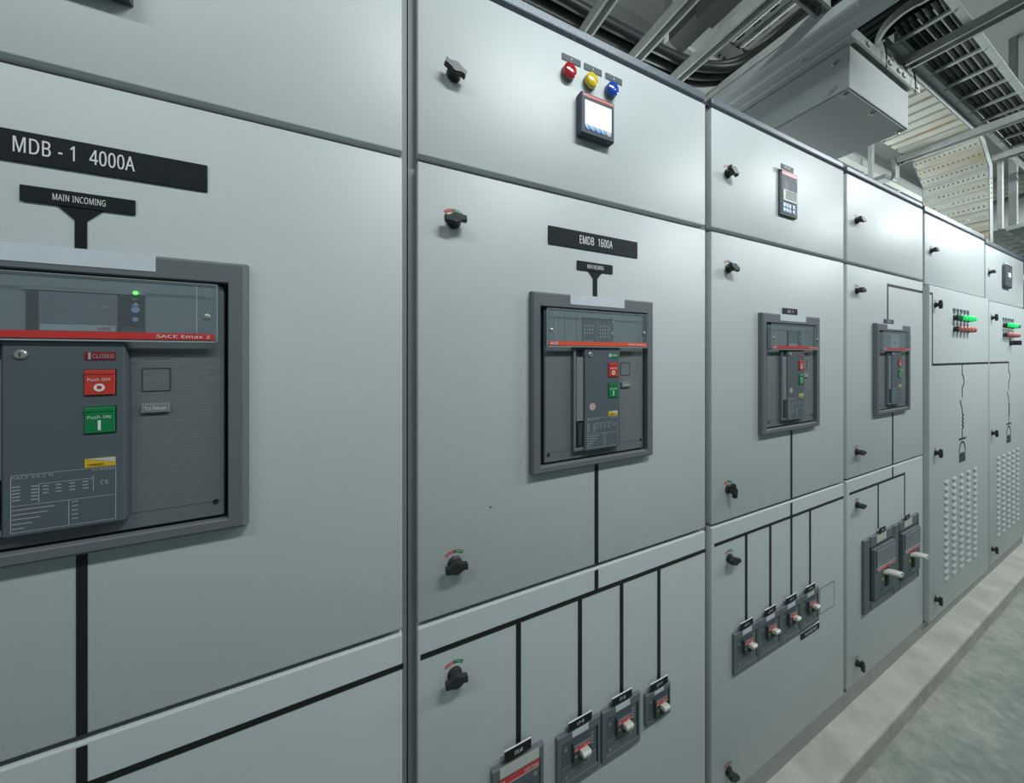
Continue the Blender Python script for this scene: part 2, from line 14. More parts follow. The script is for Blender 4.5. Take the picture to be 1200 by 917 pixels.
# ------------------------------------------------------------------ surveying helpers
def ray(px, py):
    u = (px - CX) / FPX; v = (HY - py) / FPX
    return math.sin(TH) + math.cos(TH) * u, math.cos(TH) - math.sin(TH) * u, v
def on_y(px, py, y=0.0):
    a, b, v = ray(px, py); t = (y + D) / b
    return Vector((a * t, y, v * t))
def on_z(px, py, z):
    a, b, v = ray(px, py); t = z / v
    return Vector((a * t, b * t - D, z))
def on_x(px, py, x):
    a, b, v = ray(px, py); t = x / a
    return Vector((x, b * t - D, v * t))

# ------------------------------------------------------------------ materials
def new_mat(name):
    m = bpy.data.materials.new(name); m.use_nodes = True
    n = m.node_tree.nodes; b = n['Principled BSDF']
    return m, m.node_tree, b
def plain(name, col, rough=0.5, metal=0.0, spec=0.5, noise=0.0, nscale=40.0, bump=0.0, bscale=400.0, emit=None, estr=0.0):
    m, t, b = new_mat(name)
    b.inputs['Base Color'].default_value = (*col, 1)
    b.inputs['Roughness'].default_value = rough
    b.inputs['Metallic'].default_value = metal
    b.inputs['Specular IOR Level'].default_value = spec
    tc = t.nodes.new('ShaderNodeTexCoord')
    if noise > 0:
        nz = t.nodes.new('ShaderNodeTexNoise'); nz.inputs['Scale'].default_value = nscale; nz.inputs['Detail'].default_value = 5
        t.links.new(tc.outputs['Object'], nz.inputs['Vector'])
        r = t.nodes.new('ShaderNodeMapRange'); r.inputs['From Min'].default_value = .3; r.inputs['From Max'].default_value = .7
        r.inputs['To Min'].default_value = 1 - noise; r.inputs['To Max'].default_value = 1 + noise
        t.links.new(nz.outputs['Fac'], r.inputs['Value'])
        mx = t.nodes.new('ShaderNodeVectorMath'); mx.operation = 'SCALE'; mx.inputs[0].default_value = col
        t.links.new(r.outputs['Result'], mx.inputs['Scale'])
        t.links.new(mx.outputs['Vector'], b.inputs['Base Color'])
    if bump > 0:
        nz = t.nodes.new('ShaderNodeTexNoise'); nz.inputs['Scale'].default_value = bscale; nz.inputs['Detail'].default_value = 2
        t.links.new(tc.outputs['Object'], nz.inputs['Vector'])
        bp = t.nodes.new('ShaderNodeBump'); bp.inputs['Strength'].default_value = bump; bp.inputs['Distance'].default_value = .001
        t.links.new(nz.outputs['Fac'], bp.inputs['Height']); t.links.new(bp.outputs['Normal'], b.inputs['Normal'])
    if emit:
        b.inputs['Emission Color'].default_value = (*emit, 1); b.inputs['Emission Strength'].default_value = estr
    return m

M = {}
M['paint'] = plain('door_powder_coat', (.51, .556, .565), .45, noise=.012, nscale=6, bump=.08, bscale=700)
M['carcass'] = plain('carcass_paint', (.27, .29, .28), .45)
M['plinth'] = plain('plinth_paint', (.30, .315, .295), .5, noise=.03)
M['rail'] = plain('top_rail_steel', (.13, .155, .185), .42, metal=.2, noise=.22, nscale=140, bump=.15, bscale=300)
M['rail_dark'] = plain('rail_shadow_gap', (.02, .022, .026), .6)
M['knob'] = plain('knob_plastic', (.022, .024, .027), .42, bump=.1)
M['plate'] = plain('nameplate_black', (.012, .016, .019), .5, spec=.2, noise=.15, nscale=60)
M['plate_grey'] = plain('nameplate_grey', (.075, .09, .115), .55, spec=.25)
M['mimic'] = plain('mimic_tape', (.012, .013, .014), .5)
M['white'] = plain('white_print', (.75, .78, .78), .6)
M['paper'] = plain('label_paper', (.60, .66, .72), .5, noise=.03)
M['paper_warm'] = plain('label_paper_aged', (.55, .57, .53), .5, noise=.05)
M['frame'] = plain('breaker_frame_plastic', (.140, .157, .167), .5, spec=.35, bump=.06)
M['body'] = plain('breaker_body_plastic', (.14, .165, .175), .55, spec=.35, bump=.05)
M['panel'] = plain('breaker_panel_plastic', (.097, .122, .141), .45, spec=.35, bump=.05)
M['panel_dark'] = plain('breaker_dark_panel', (.05, .062, .072), .45)
M['panel_text'] = plain('rating_print', (.38, .42, .44), .6)
M['lever'] = plain('lever_grey', (.19, .215, .22), .45)
M['black'] = plain('recess_black', (.006, .008, .009), .7)
M['red'] = plain('red_plastic', (.55, .045, .03), .4)
M['orange'] = plain('orange_red_band', (.78, .10, .035), .4)
M['redband'] = plain('red_band', (.60, .04, .04), .4)
M['darkred'] = plain('dark_red_flag', (.25, .012, .015), .4)
M['green'] = plain('green_plastic', (.005, .20, .06), .4)
M['yellow'] = plain('yellow_plastic', (.70, .45, .02), .4)
M['toggle'] = plain('toggle_offwhite', (.62, .62, .57), .35)
M['screw'] = plain('screw_zinc', (.42, .45, .41), .35, metal=.6)
M['screen_grey'] = plain('screen_grey', (.15, .165, .20), .3)
M['screen_strip'] = plain('screen_strip', (.36, .41, .46), .35)
M['blue_btn'] = plain('blue_button', (.22, .38, .62), .35)
M['lcd'] = plain('lcd_lit', (.6, .68, .65), .25, emit=(.85, .95, .95), estr=.45)
M['lcd_grey'] = plain('lcd_olive', (.20, .27, .24), .5, spec=.2)
M['cover_tint'] = plain('cover_rear_tint', (.21, .245, .265), .4)
M['meter'] = plain('meter_case', (.085, .10, .12), .55, spec=.3)
M['led'] = plain('led_green', (.1, .8, .1), .3, emit=(.15, 1, .1), estr=1.2)
M['lens_red'] = plain('lens_red', (.42, .01, .02), .12, spec=.8)
M['lens_yellow'] = plain('lens_yellow', (.75, .55, .03), .12, spec=.8)
M['lens_blue'] = plain('lens_blue', (.005, .06, .48), .12, spec=.8)
M['lens_green'] = plain('lens_green', (.01, .60, .14), .3, emit=(.0, 1, .16), estr=.30)
M['lens_green_off'] = plain('lens_green_dull', (.01, .28, .12), .3)
M['lens_pink'] = plain('lens_dull_red', (.55, .17, .15), .4)
M['galv'] = plain('galvanised_steel', (.36, .395, .385), .5, metal=.2, noise=.12, nscale=25)
M['galv_dark'] = plain('dull_steel', (.20, .225, .22), .55, metal=.2, noise=.12, nscale=25)
M['galv_bright'] = plain('bright_zinc', (.50, .54, .54), .42, metal=.3, noise=.1, nscale=30)
M['duct'] = plain('painted_box_steel', (.29, .325, .325), .55, noise=.02, spec=.3)
M['busbar'] = plain('busway_aluminium', (.34, .37, .38), .5, metal=.15, noise=.03)
M['dark_sheet'] = plain('dark_sheet', (.045, .055, .056), .55, noise=.1)
M['cable'] = plain('cable_sheath', (.018, .021, .023), .42, spec=.35)
M['wire'] = plain('yellow_green_wire', (.20, .24, .06), .5)
M['wall'] = plain('wall_plaster', (.36, .39, .375), .85, noise=.05, nscale=2)
M['ceil'] = plain('ceiling_concrete', (.23, .25, .245), .9, noise=.06, nscale=1.5)

def rusty():
    m, t, b = new_mat('rust_stained_tray')
    tc = t.nodes.new('ShaderNodeTexCoord'); nz = t.nodes.new('ShaderNodeTexNoise'); nz.inputs['Scale'].default_value = 9; nz.inputs['Detail'].default_value = 6
    mp = t.nodes.new('ShaderNodeMapping'); mp.inputs['Scale'].default_value = (1, .35, 1)
    t.links.new(tc.outputs['Object'], mp.inputs['Vector']); t.links.new(mp.outputs['Vector'], nz.inputs['Vector'])
    cr = t.nodes.new('ShaderNodeValToRGB')
    cr.color_ramp.elements[0].position = .50; cr.color_ramp.elements[0].color = (.43, .45, .405, 1)
    cr.color_ramp.elements[1].position = .78; cr.color_ramp.elements[1].color = (.38, .31, .20, 1)
    t.links.new(nz.outputs['Fac'], cr.inputs['Fac']); t.links.new(cr.outputs['Color'], b.inputs['Base Color'])
    b.inputs['Roughness'].default_value = .6; b.inputs['Metallic'].default_value = .05
    return m
M['rust'] = rusty()

def ribbed():
    m, t, b = new_mat('ribbed_grey_plastic')
    b.inputs['Base Color'].default_value = (.15, .175, .178, 1); b.inputs['Roughness'].default_value = .55; b.inputs['Specular IOR Level'].default_value = .35
    tc = t.nodes.new('ShaderNodeTexCoord'); w = t.nodes.new('ShaderNodeTexWave'); w.bands_direction = 'Z'; w.inputs['Scale'].default_value = 140
    w2 = t.nodes.new('ShaderNodeTexWave'); w2.bands_direction = 'X'; w2.inputs['Scale'].default_value = 110
    ad = t.nodes.new('ShaderNodeMath'); ad.operation = 'MULTIPLY'
    bp = t.nodes.new('ShaderNodeBump'); bp.inputs['Strength'].default_value = .28; bp.inputs['Distance'].default_value = .002
    t.links.new(tc.outputs['Object'], w.inputs['Vector']); t.links.new(tc.outputs['Object'], w2.inputs['Vector'])
    t.links.new(w.outputs['Fac'], ad.inputs[0]); ad.inputs[1].default_value = 1.0
    t.links.new(ad.outputs[0], bp.inputs['Height']); t.links.new(bp.outputs['Normal'], b.inputs['Normal'])
    return m
M['ribbed'] = ribbed()

def clear():
    m, t, b = new_mat('clear_plastic_cover')
    t.nodes.remove(b); out = t.nodes['Material Output']
    tr = t.nodes.new('ShaderNodeBsdfTransparent'); tr.inputs['Color'].default_value = (.93, .96, .97, 1)
    df = t.nodes.new('ShaderNodeBsdfDiffuse'); df.inputs['Color'].default_value = (.55, .62, .65, 1)
    gl = t.nodes.new('ShaderNodeBsdfGlossy'); gl.inputs['Roughness'].default_value = .06
    m1 = t.nodes.new('ShaderNodeMixShader'); m1.inputs['Fac'].default_value = .07
    lw0 = t.nodes.new('ShaderNodeLayerWeight'); lw0.inputs['Blend'].default_value = .5
    pw = t.nodes.new('ShaderNodeMath'); pw.operation = 'POWER'; pw.inputs[1].default_value = 4
    lw = t.nodes.new('ShaderNodeMath'); lw.operation = 'MULTIPLY_ADD'; lw.inputs[1].default_value = .30; lw.inputs[2].default_value = .035
    t.links.new(lw0.outputs['Facing'], pw.inputs[0]); t.links.new(pw.outputs[0], lw.inputs[0])
    m2 = t.nodes.new('ShaderNodeMixShader')
    t.links.new(tr.outputs[0], m1.inputs[1]); t.links.new(df.outputs[0], m1.inputs[2])
    t.links.new(lw.outputs[0], m2.inputs['Fac']); t.links.new(m1.outputs[0], m2.inputs[1]); t.links.new(gl.outputs[0], m2.inputs[2])
    t.links.new(m2.outputs[0], out.inputs['Surface'])
    return m
M['clear'] = clear()

def concrete(name, c0, c1, scale, p0=.35, p1=.65, stretch=(1, 1, 1), rough=.75, c2=None):
    m, t, b = new_mat(name)
    tc = t.nodes.new('ShaderNodeTexCoord'); mp = t.nodes.new('ShaderNodeMapping'); mp.inputs['Scale'].default_value = stretch
    t.links.new(tc.outputs['Object'], mp.inputs['Vector'])
    nz = t.nodes.new('ShaderNodeTexNoise'); nz.inputs['Scale'].default_value = scale; nz.inputs['Detail'].default_value = 8; nz.inputs['Roughness'].default_value = .62
    t.links.new(mp.outputs['Vector'], nz.inputs['Vector'])
    cr = t.nodes.new('ShaderNodeValToRGB'); e = cr.color_ramp.elements
    e[0].position = p0; e[0].color = (*c0, 1); e[1].position = p1; e[1].color = (*c1, 1)
    if c2:
        q = e.new(p1 + .12); q.color = (*c2, 1)
    t.links.new(nz.outputs['Fac'], cr.inputs['Fac']); t.links.new(cr.outputs['Color'], b.inputs['Base Color'])
    n2 = t.nodes.new('ShaderNodeTexNoise'); n2.inputs['Scale'].default_value = 60; n2.inputs['Detail'].default_value = 4
    t.links.new(tc.outputs['Object'], n2.inputs['Vector'])
    bp = t.nodes.new('ShaderNodeBump'); bp.inputs['Strength'].default_value = .25; bp.inputs['Distance'].default_value = .004
    t.links.new(n2.outputs['Fac'], bp.inputs['Height']); t.links.new(bp.outputs['Normal'], b.inputs['Normal'])
    b.inputs['Roughness'].default_value = rough
    return m
M['pad'] = concrete('pad_concrete', (.34, .345, .305), (.47, .47, .425), 7)
def green_floor():
    m, t, b = new_mat('worn_green_floor')
    tc = t.nodes.new('ShaderNodeTexCoord'); sp = t.nodes.new('ShaderNodeSeparateXYZ'); t.links.new(tc.outputs['Object'], sp.inputs[0])
    def noise(sc, det, st=(1, 1, 1)):
        mp = t.nodes.new('ShaderNodeMapping'); mp.inputs['Scale'].default_value = st; t.links.new(tc.outputs['Object'], mp.inputs['Vector'])
        n = t.nodes.new('ShaderNodeTexNoise'); n.inputs['Scale'].default_value = sc; n.inputs['Detail'].default_value = det; n.inputs['Roughness'].default_value = .65
        t.links.new(mp.outputs['Vector'], n.inputs['Vector']); return n.outputs['Fac']
    big = noise(3.2, 6); fine = noise(22, 8)
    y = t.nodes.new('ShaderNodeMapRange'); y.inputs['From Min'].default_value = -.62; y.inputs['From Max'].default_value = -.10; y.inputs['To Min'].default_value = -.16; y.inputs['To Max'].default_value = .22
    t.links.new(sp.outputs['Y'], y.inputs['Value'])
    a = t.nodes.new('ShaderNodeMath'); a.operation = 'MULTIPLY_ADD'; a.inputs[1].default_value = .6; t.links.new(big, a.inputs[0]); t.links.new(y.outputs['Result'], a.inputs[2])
    c = t.nodes.new('ShaderNodeMath'); c.operation = 'MULTIPLY_ADD'; c.inputs[1].default_value = .55; t.links.new(fine, c.inputs[0]); t.links.new(a.outputs[0], c.inputs[2])
    cr = t.nodes.new('ShaderNodeValToRGB'); e = cr.color_ramp.elements
    e[0].position = .48; e[0].color = (.105, .155, .127, 1); e[1].position = .90; e[1].color = (.34, .35, .31, 1); q = e.new(.69); q.color = (.19, .235, .20, 1)
    t.links.new(c.outputs[0], cr.inputs['Fac']); t.links.new(cr.outputs['Color'], b.inputs['Base Color'])
    b.inputs['Roughness'].default_value = .55
    bp = t.nodes.new('ShaderNodeBump'); bp.inputs['Strength'].default_value = .25; bp.inputs['Distance'].default_value = .003
    t.links.new(fine, bp.inputs['Height']); t.links.new(bp.outputs['Normal'], b.inputs['Normal'])
    return m
M['floor'] = green_floor()

# ------------------------------------------------------------------ mesh helpers
class MB:
    def __init__(s): s.bm = bmesh.new()
    def box(s, x0, x1, y0, y1, z0, z1, bev=0.0, seg=1, rot=None, at=None):
        v = bmesh.ops.create_cube(s.bm, size=1)['verts']
        S = Matrix.Diagonal((abs(x1 - x0), abs(y1 - y0), abs(z1 - z0), 1))
        T = Matrix.Translation(((x0 + x1) / 2, (y0 + y1) / 2, (z0 + z1) / 2))
        bmesh.ops.transform(s.bm, matrix=T @ S, verts=v)
        if bev > 0:
            ed = list({e for q in v for e in q.link_edges})
            r = bmesh.ops.bevel(s.bm, geom=ed, offset=bev, segments=seg, affect='EDGES', profile=.5)
            v = list({q for f in r['faces'] for q in f.verts} | {q for q in v if q.is_valid})
        if rot is not None:
            bmesh.ops.rotate(s.bm, cent=at or ((x0 + x1) / 2, (y0 + y1) / 2, (z0 + z1) / 2), matrix=rot, verts=v)
        return s
    def cyl(s, p, q, r0, r1=None, n=20, caps=True):
        p, q = Vector(p), Vector(q); r1 = r0 if r1 is None else r1
        d = q - p
        R = d.to_track_quat('Z', 'Y').to_matrix().to_4x4()
        bmesh.ops.create_cone(s.bm, cap_ends=caps, segments=n, radius1=r0, radius2=r1, depth=d.length, matrix=Matrix.Translation((p + q) / 2) @ R)
        return s
    def lathe_y(s, cx, cz, prof, n=24):
        """profile [(r, y)...] revolved about the y axis"""
        rings = []
        for r, y in prof:
            if r < 1e-6: rings.append([s.bm.verts.new((cx, y, cz))])
            else: rings.append([s.bm.verts.new((cx + r * math.cos(2 * PI * k / n), y, cz + r * math.sin(2 * PI * k / n))) for k in range(n)])
        for a, b in zip(rings, rings[1:]):
            for k in range(n):
                if len(a) == 1 and len(b) == 1: continue
                if len(a) == 1: s.bm.faces.new((a[0], b[k], b[(k + 1) % n]))
                elif len(b) == 1: s.bm.faces.new((a[k], b[0], a[(k + 1) % n]))
                else: s.bm.faces.new((a[k], b[k], b[(k + 1) % n], a[(k + 1) % n]))
        for ring in (rings[0], rings[-1]):
            if len(ring) > 2: s.bm.faces.new(ring)
        bmesh.ops.recalc_face_normals(s.bm, faces=s.bm.faces[:])
        return s
    def prism_y(s, pts, y0, y1):
        """polygon in x,z extruded from y0 to y1"""
        a = [s.bm.verts.new((x, y0, z)) for x, z in pts]; b = [s.bm.verts.new((x, y1, z)) for x, z in pts]
        s.bm.faces.new(a); s.bm.faces.new(b[::-1]); n = len(pts)
        for k in range(n): s.bm.faces.new((a[k], b[k], b[(k + 1) % n], a[(k + 1) % n]))
        bmesh.ops.recalc_face_normals(s.bm, faces=s.bm.faces[:])
        return s
    def extrude_y(s, pts, y0, y1): return s.prism_y(pts, y0, y1)
    def prism_x(s, pts, x0, x1):
        """polygon in y,z extruded along x"""
        a = [s.bm.verts.new((x0, y, z)) for y, z in pts]; b = [s.bm.verts.new((x1, y, z)) for y, z in pts]
        s.bm.faces.new(a); s.bm.faces.new(b[::-1]); n = len(pts)
        for k in range(n): s.bm.faces.new((a[k], b[k], b[(k + 1) % n], a[(k + 1) % n]))
        bmesh.ops.recalc_face_normals(s.bm, faces=s.bm.faces[:])
        return s
    def ring(s, ox0, ox1, oz0, oz1, ix0, ix1, iz0, iz1, y0, y1, cham=0.0):
        """rectangular frame with an opening; y0 back, y1 front (y1 < y0)"""
        c = cham
        def loop(x0, x1, z0, z1, y): return [s.bm.verts.new(p) for p in ((x0, y, z0), (x1, y, z0), (x1, y, z1), (x0, y, z1))]
        L = [loop(ix0, ix1, iz0, iz1, y0), loop(ox0, ox1, oz0, oz1, y0), loop(ox0, ox1, oz0, oz1, y1 + c),
             loop(ox0 + c, ox1 - c, oz0 + c, oz1 - c, y1), loop(ix0 - c * .3, ix1 + c * .3, iz0 - c * .3, iz1 + c * .3, y1), loop(ix0, ix1, iz0, iz1, y1 + c * .3)]
        L.append(L[0])
        for a, b in zip(L, L[1:]):
            for k in range(4): s.bm.faces.new((a[k], b[k], b[(k + 1) % 4], a[(k + 1) % 4]))
        bmesh.ops.recalc_face_normals(s.bm, faces=s.bm.faces[:])
        return s
    def tube(s, pts, r, n=10, flat=1.0):
        pts = [Vector(p) for p in pts]; rings = []
        up = Vector((0, 0, 1))
        for i, p in enumerate(pts):
            d = (pts[min(i + 1, len(pts) - 1)] - pts[max(i - 1, 0)]).normalized()
            a = d.cross(up)
            a = a.normalized() if a.length > 1e-4 else Vector((1, 0, 0))
            b = a.cross(d).normalized()
            rings.append([s.bm.verts.new(p + r * (math.cos(2 * PI * k / n) * a + flat * math.sin(2 * PI * k / n) * b)) for k in range(n)])
        for a, b in zip(rings, rings[1:]):
            for k in range(n): s.bm.faces.new((a[k], a[(k + 1) % n], b[(k + 1) % n], b[k]))
        s.bm.faces.new(rings[0]); s.bm.faces.new(rings[-1][::-1])
        bmesh.ops.recalc_face_normals(s.bm, faces=s.bm.faces[:])
        return s
    def bar(s, p, q, w, t=.0006, y=0.0):
        """flat strip on the front plane from (x,z) p to q, width w, standing t proud of y"""
        p, q = Vector((p[0], p[1])), Vector((q[0], q[1])); d = (q - p).normalized(); n = Vector((-d.y, d.x)) * (w / 2)
        return s.prism_y([tuple(p - n), tuple(q - n), tuple(q + n), tuple(p + n)], y, y - t)
    def poly(s, pts, w, t=.0006, y=0.0):
        """mitred polyline strip on the front plane"""
        P = [Vector(p) for p in pts]; L = []; R = []
        for i, p in enumerate(P):
            d0 = (P[i] - P[i - 1]).normalized() if i else None
            d1 = (P[i + 1] - P[i]).normalized() if i < len(P) - 1 else None
            d0 = d0 or d1; d1 = d1 or d0
            n0 = Vector((-d0.y, d0.x)); n1 = Vector((-d1.y, d1.x)); m = (n0 + n1)
            m = m.normalized() if m.length > 1e-5 else n0
            k = (w / 2) / max(.35, m.dot(n0))
            L.append(tuple(p + m * k)); R.append(tuple(p - m * k))
        for i in range(len(P) - 1):
            a = [L[i], L[i + 1], R[i + 1], R[i]]
            s.prism_y(a, y, y - t)
        return s
    def text(s, string, x0, x1, z0, z1, y, keep=False):
        """flat letters facing -y fitted to the box x0..x1, z0..z1"""
        vs, fs = glyphs(string)
        ax = min(v[0] for v in vs); bx = max(v[0] for v in vs); az = min(v[1] for v in vs); bz = max(v[1] for v in vs)
        kx = (x1 - x0) / (bx - ax); kz = (z1 - z0) / (bz - az)
        ox = x0
        if keep: kx = min(kx, kz); ox = (x0 + x1) / 2 - kx * (bx - ax) / 2
        vv = [s.bm.verts.new((ox + (v[0] - ax) * kx, y - (.00012 if v[2] > 0 else 0), z0 + (v[1] - az) * kz)) for v in vs]
        for f in fs:
            try: s.bm.faces.new([vv[i] for i in f])
            except ValueError: pass
        return s
    def build(s, name, mat, parent=None, smooth=False, base=None):
        me = bpy.data.meshes.new(name)
        if base is not None: bmesh.ops.translate(s.bm, verts=s.bm.verts[:], vec=-Vector(base))
        s.bm.to_mesh(me); s.bm.free()
        me.materials.append(M[mat] if isinstance(mat, str) else mat)
        if smooth:
            for p in me.polygons: p.use_smooth = True
            try: me.set_sharp_from_angle(angle=math.radians(35))
            except Exception: pass
        o = bpy.data.objects.new(name, me); COL.objects.link(o)
        if parent is not None: o.parent = parent
        return o

_g = {}
def glyphs(string):
    """triangulated letters laid out on their advances (units of 1/400 em)"""
    if string not in _g:
        V, F, x = [], [], 0
        for ch in string:
            if ch == ' ': x += 110; continue
            adv, vs, fs = LETTERS[ch]
            for bold in (-5, 5):                      # two strikes make the stroke heavier
                n = len(V)
                V += [(vs[k] + x + bold, vs[k + 1], bold) for k in range(0, len(vs), 2)]
                F += [(fs[k] + n, fs[k + 1] + n, fs[k + 2] + n) for k in range(0, len(fs), 3)]
            x += adv + 8
        _g[string] = (V, F)
    return _g[string]

def tag(o, label, cat, group=None):
    o['label'] = label; o['category'] = cat
    if group: o['group'] = group
    return o
def thing(name, label, cat, loc, group=None):
    """Empty at a thing's base; loc is measured from eye level"""
    o = bpy.data.objects.new(name, None); COL.objects.link(o); o.location = (loc[0], loc[1], loc[2] + H); o.empty_display_size = .05
    return tag(o, label, cat, group)
def one(mb, name, mat, label, cat, base, group=None, smooth=False):
    """a thing that is one mesh, its origin at base"""
    o = mb.build(name, mat, smooth=smooth, base=base); o.location = (base[0], base[1], base[2] + H)
    return tag(o, label, cat, group)
def struct(mb, name, mat):
    o = mb.build(name, mat); o.location = (0, 0, H); o['kind'] = 'structure'; return o
def dup(root, loc, label, group=None):
    def cp(o, par):
        c = o.copy(); COL.objects.link(c)
        if par is not None: c.parent = par
        for ch in list(o.children): cp(ch, c)
        return c
    r = cp(root, None); r.location = (loc[0], loc[1], loc[2] + H); r['label'] = label
    if group: r['group'] = group
    return r

# ------------------------------------------------------------------ the room
ZF = -H; ZP = -1.459
struct(MB().box(-4, 10, -5, 2.5, ZF - .1, ZF), 'floor', 'floor')
struct(MB().box(-4, 10, 1.45, 1.6, ZF, 2.9), 'wall_back', 'wall')
struct(MB().box(9.0, 9.15, -5, 1.45, ZF, 2.9), 'wall_right', 'wall')
struct(MB().box(-4, 10, -5, 2.5, 2.72, 2.9), 'ceiling', 'ceil')
struct(MB().box(-4, 9, 1.30, 1.449, 2.2, 2.719), 'beam', 'ceil')
struct(MB().box(2.15, 2.45, .95, 1.299, 1.0, 2.719), 'column', 'wall')
struct(MB().box(-4, 6.4, -.097, 1.2, ZF + .0005, ZP, bev=.010, seg=3), 'floor_plinth', 'pad')

# ------------------------------------------------------------------ cabinets
def knob_mesh(ang):
    m = MB()
    m.lathe_y(0, 0, [(.0145, -.0004), (.0145, -.004), (.0125, -.006), (.0105, -.007), (.0100, -.0135), (.0112, -.0145)], 24)
    half = [(.0212, .0060), (.0220, .0048), (.0220, -.0048), (.0212, -.0060), (.0135, -.0050)]
    arc = [(.0112 * math.cos(a), .0112 * math.sin(a)) for a in [math.radians(t) for t in (-52, -70, -90, -110, -128)]]
    p = half + arc
    p = p + [(-x, -z) for x, z in p]
    m2 = MB(); m2.prism_y(p, -.0135, -.0245)
    ed = [e for e in m2.bm.edges if all(abs(v.co.y + .0245) < 1e-5 for v in e.verts)]
    bmesh.ops.bevel(m2.bm, geom=ed, offset=.0018, segments=2, affect='EDGES')
    bmesh.ops.rotate(m2.bm, cent=(0, 0, 0), matrix=Matrix.Rotation(ang, 3, 'Y'), verts=m2.bm.verts[:])
    me = bpy.data.meshes.new('t'); m2.bm.to_mesh(me); m2.bm.free(); m.bm.from_mesh(me); bpy.data.meshes.remove(me)
    return m
def arc_band(m, cx, cz, r0, r1, a0, a1, y, t=.0004, n=8):
    pts = [(cx + r1 * math.cos(a0 + (a1 - a0) * k / n), cz + r1 * math.sin(a0 + (a1 - a0) * k / n)) for k in range(n + 1)]
    pts += [(cx + r0 * math.cos(a1 + (a0 - a1) * k / n), cz + r0 * math.sin(a1 + (a0 - a1) * k / n)) for k in range(n + 1)]
    return m.prism_y(pts, y, y - t)
def add_knob(door, x, z, deg, y, base):
    k = knob_mesh(math.radians(deg))
    bmesh.ops.translate(k.bm, verts=k.bm.verts[:], vec=(x, y, z))
    k.build('latch_knob', 'knob', door, smooth=True, base=base)
    zc = z - .006
    s = arc_band(MB(), x, zc, .0262, .0322, math.radians(93), math.radians(128), y - .0002); o = s.build('closed_sticker', 'redband', door, base=base); o['label'] = 'red half of the latch sticker'
    s = arc_band(MB(), x, zc, .0262, .0322, math.radians(54), math.radians(92), y - .0002); o = s.build('open_sticker', 'green', door, base=base); o['label'] = 'green half of the latch sticker'
    for word, a in (('CLOSE', 111), ('OPEN', 73)):
        w = MB(); w.text(word, -.0075 if word == 'CLOSE' else -.0065, .0075 if word == 'CLOSE' else .0065, -.0014, .0014, 0)
        bmesh.ops.rotate(w.bm, cent=(0, 0, 0), matrix=Matrix.Rotation(-math.radians(a - 90), 3, 'Y'), verts=w.bm.verts[:])
        bmesh.ops.translate(w.bm, verts=w.bm.verts[:], vec=(x + .0292 * math.cos(math.radians(a)), y - .0009, zc + .0292 * math.sin(math.radians(a))))
        w.build('lettering', 'white', door, base=base)

G_CAB = 'switchgear cabinets in the row'
def cabinet(label, x0, x1, zrail, ztop, doors, dep=.85, rail_lo=None):
    base = Vector(((x0 + x1) / 2, .4, ZP)); t = thing('switchgear_cabinet', label, 'cabinet', base, G_CAB)
    g = .0012
    MB().box(x0 + g, x1 - g, .021, dep, -1.395, ztop + .012).build('carcass', 'carcass', t, base=base)
    MB().box(x0 + g, x1 - g, .004, dep, ZP, -1.3955).build('plinth', 'plinth', t, base=base)
    m = MB(); m.box(x0 + .0185, x1 - .0135, .0, .03, ztop + .012, zrail, bev=.003, seg=2); m.box(x0 + .0185, x1 - .0135, .031, dep, zrail - .012, zrail)
    m.build('top_rail', 'rail', t, base=base)
    MB().box(x0 + g, x1 - g, .012, dep - .01, ztop + .0122, zrail - .0125).build('rail_backing', 'rail_dark', t, base=base)
    out = []
    for (zl, zh, yp) in doors:
        d = MB().box(x0 + .0165, x1 - .0115, -yp, .0205, zl, zh, bev=.0028, seg=3).build('door', 'paint', t, smooth=True, base=base)
        out.append(d)
    return t, out, base

PF = .0                                     # front plane of the ordinary doors
# -- cabinet with the 4000 A breaker
t1, d1, b1 = cabinet('pale grey cabinet carrying the 4000A main breaker, first of the row', -.80, .0745, .785, .75,
                     [(.3835, .75, 0), (-.517, .372, 0), (-1.385, -.527, 0)])
t2, d2, b2 = cabinet('pale grey cabinet with red, yellow and blue lamps on its top door', .0745, .938, .785, .75,
                     [(.3865, .75, 0), (-.517, .3735, 0), (-1.385, -.5275, 0)])
t3, d3, b3 = cabinet('pale grey cabinet with four small breakers in a row on its bottom door', .938, 1.790, .783, .751,
                     [(.388, .751, 0), (-.516, .3755, 0), (-1.385, -.5255, 0)])
t4, d4, b4 = cabinet('pale grey cabinet with two white lever breakers on its bottom door', 1.790, 2.630, .780, .749,
                     [(.387, .749, 0), (-.513, .3745, 0), (-1.385, -.522, 0)])
t5, d5, b5 = cabinet('pale grey cabinet with a louvered door and five green lamps, beside the lever breakers', 2.630, 3.672, .778, .738,
                     [(.372, .738, 0), (-1.383, .360, .0155)])
t6, d6, b6 = cabinet('pale grey louvered cabinet at the far end of the row, with a selector switch', 3.672, 4.665, .757, .72,
                     [(.363, .72, 0), (-1.377, .350, .014)])
K = .976
for door, x, z, a in ((d2[0], .161, .562, 20), (d2[1], .161, .2675, -5), (d2[1], .163, -.4185, 0), (d2[2], .163, -.641, 0)):
    add_knob(door, x, z, a, 0, b2)
for door, x, z, a in ((d3[0], 1.030, .566, 25), (d3[1], 1.033, .270, 18), (d3[1], 1.033, -.4185, 80), (d3[2], 1.038, -.636, 5), (d3[2], 1.033, -1.300, 25)):
    add_knob(door, x, z, a, 0, b3)
for door, x, z, a in ((d4[0], 1.886, .566, 10), (d4[1], 1.888, .2715, 8), (d4[1], 1.888, -.408, 4), (d4[2], 1.890, -.632, 4), (d4[2], 1.890, -1.300, 78)):
    add_knob(door, x, z, a, 0, b4)
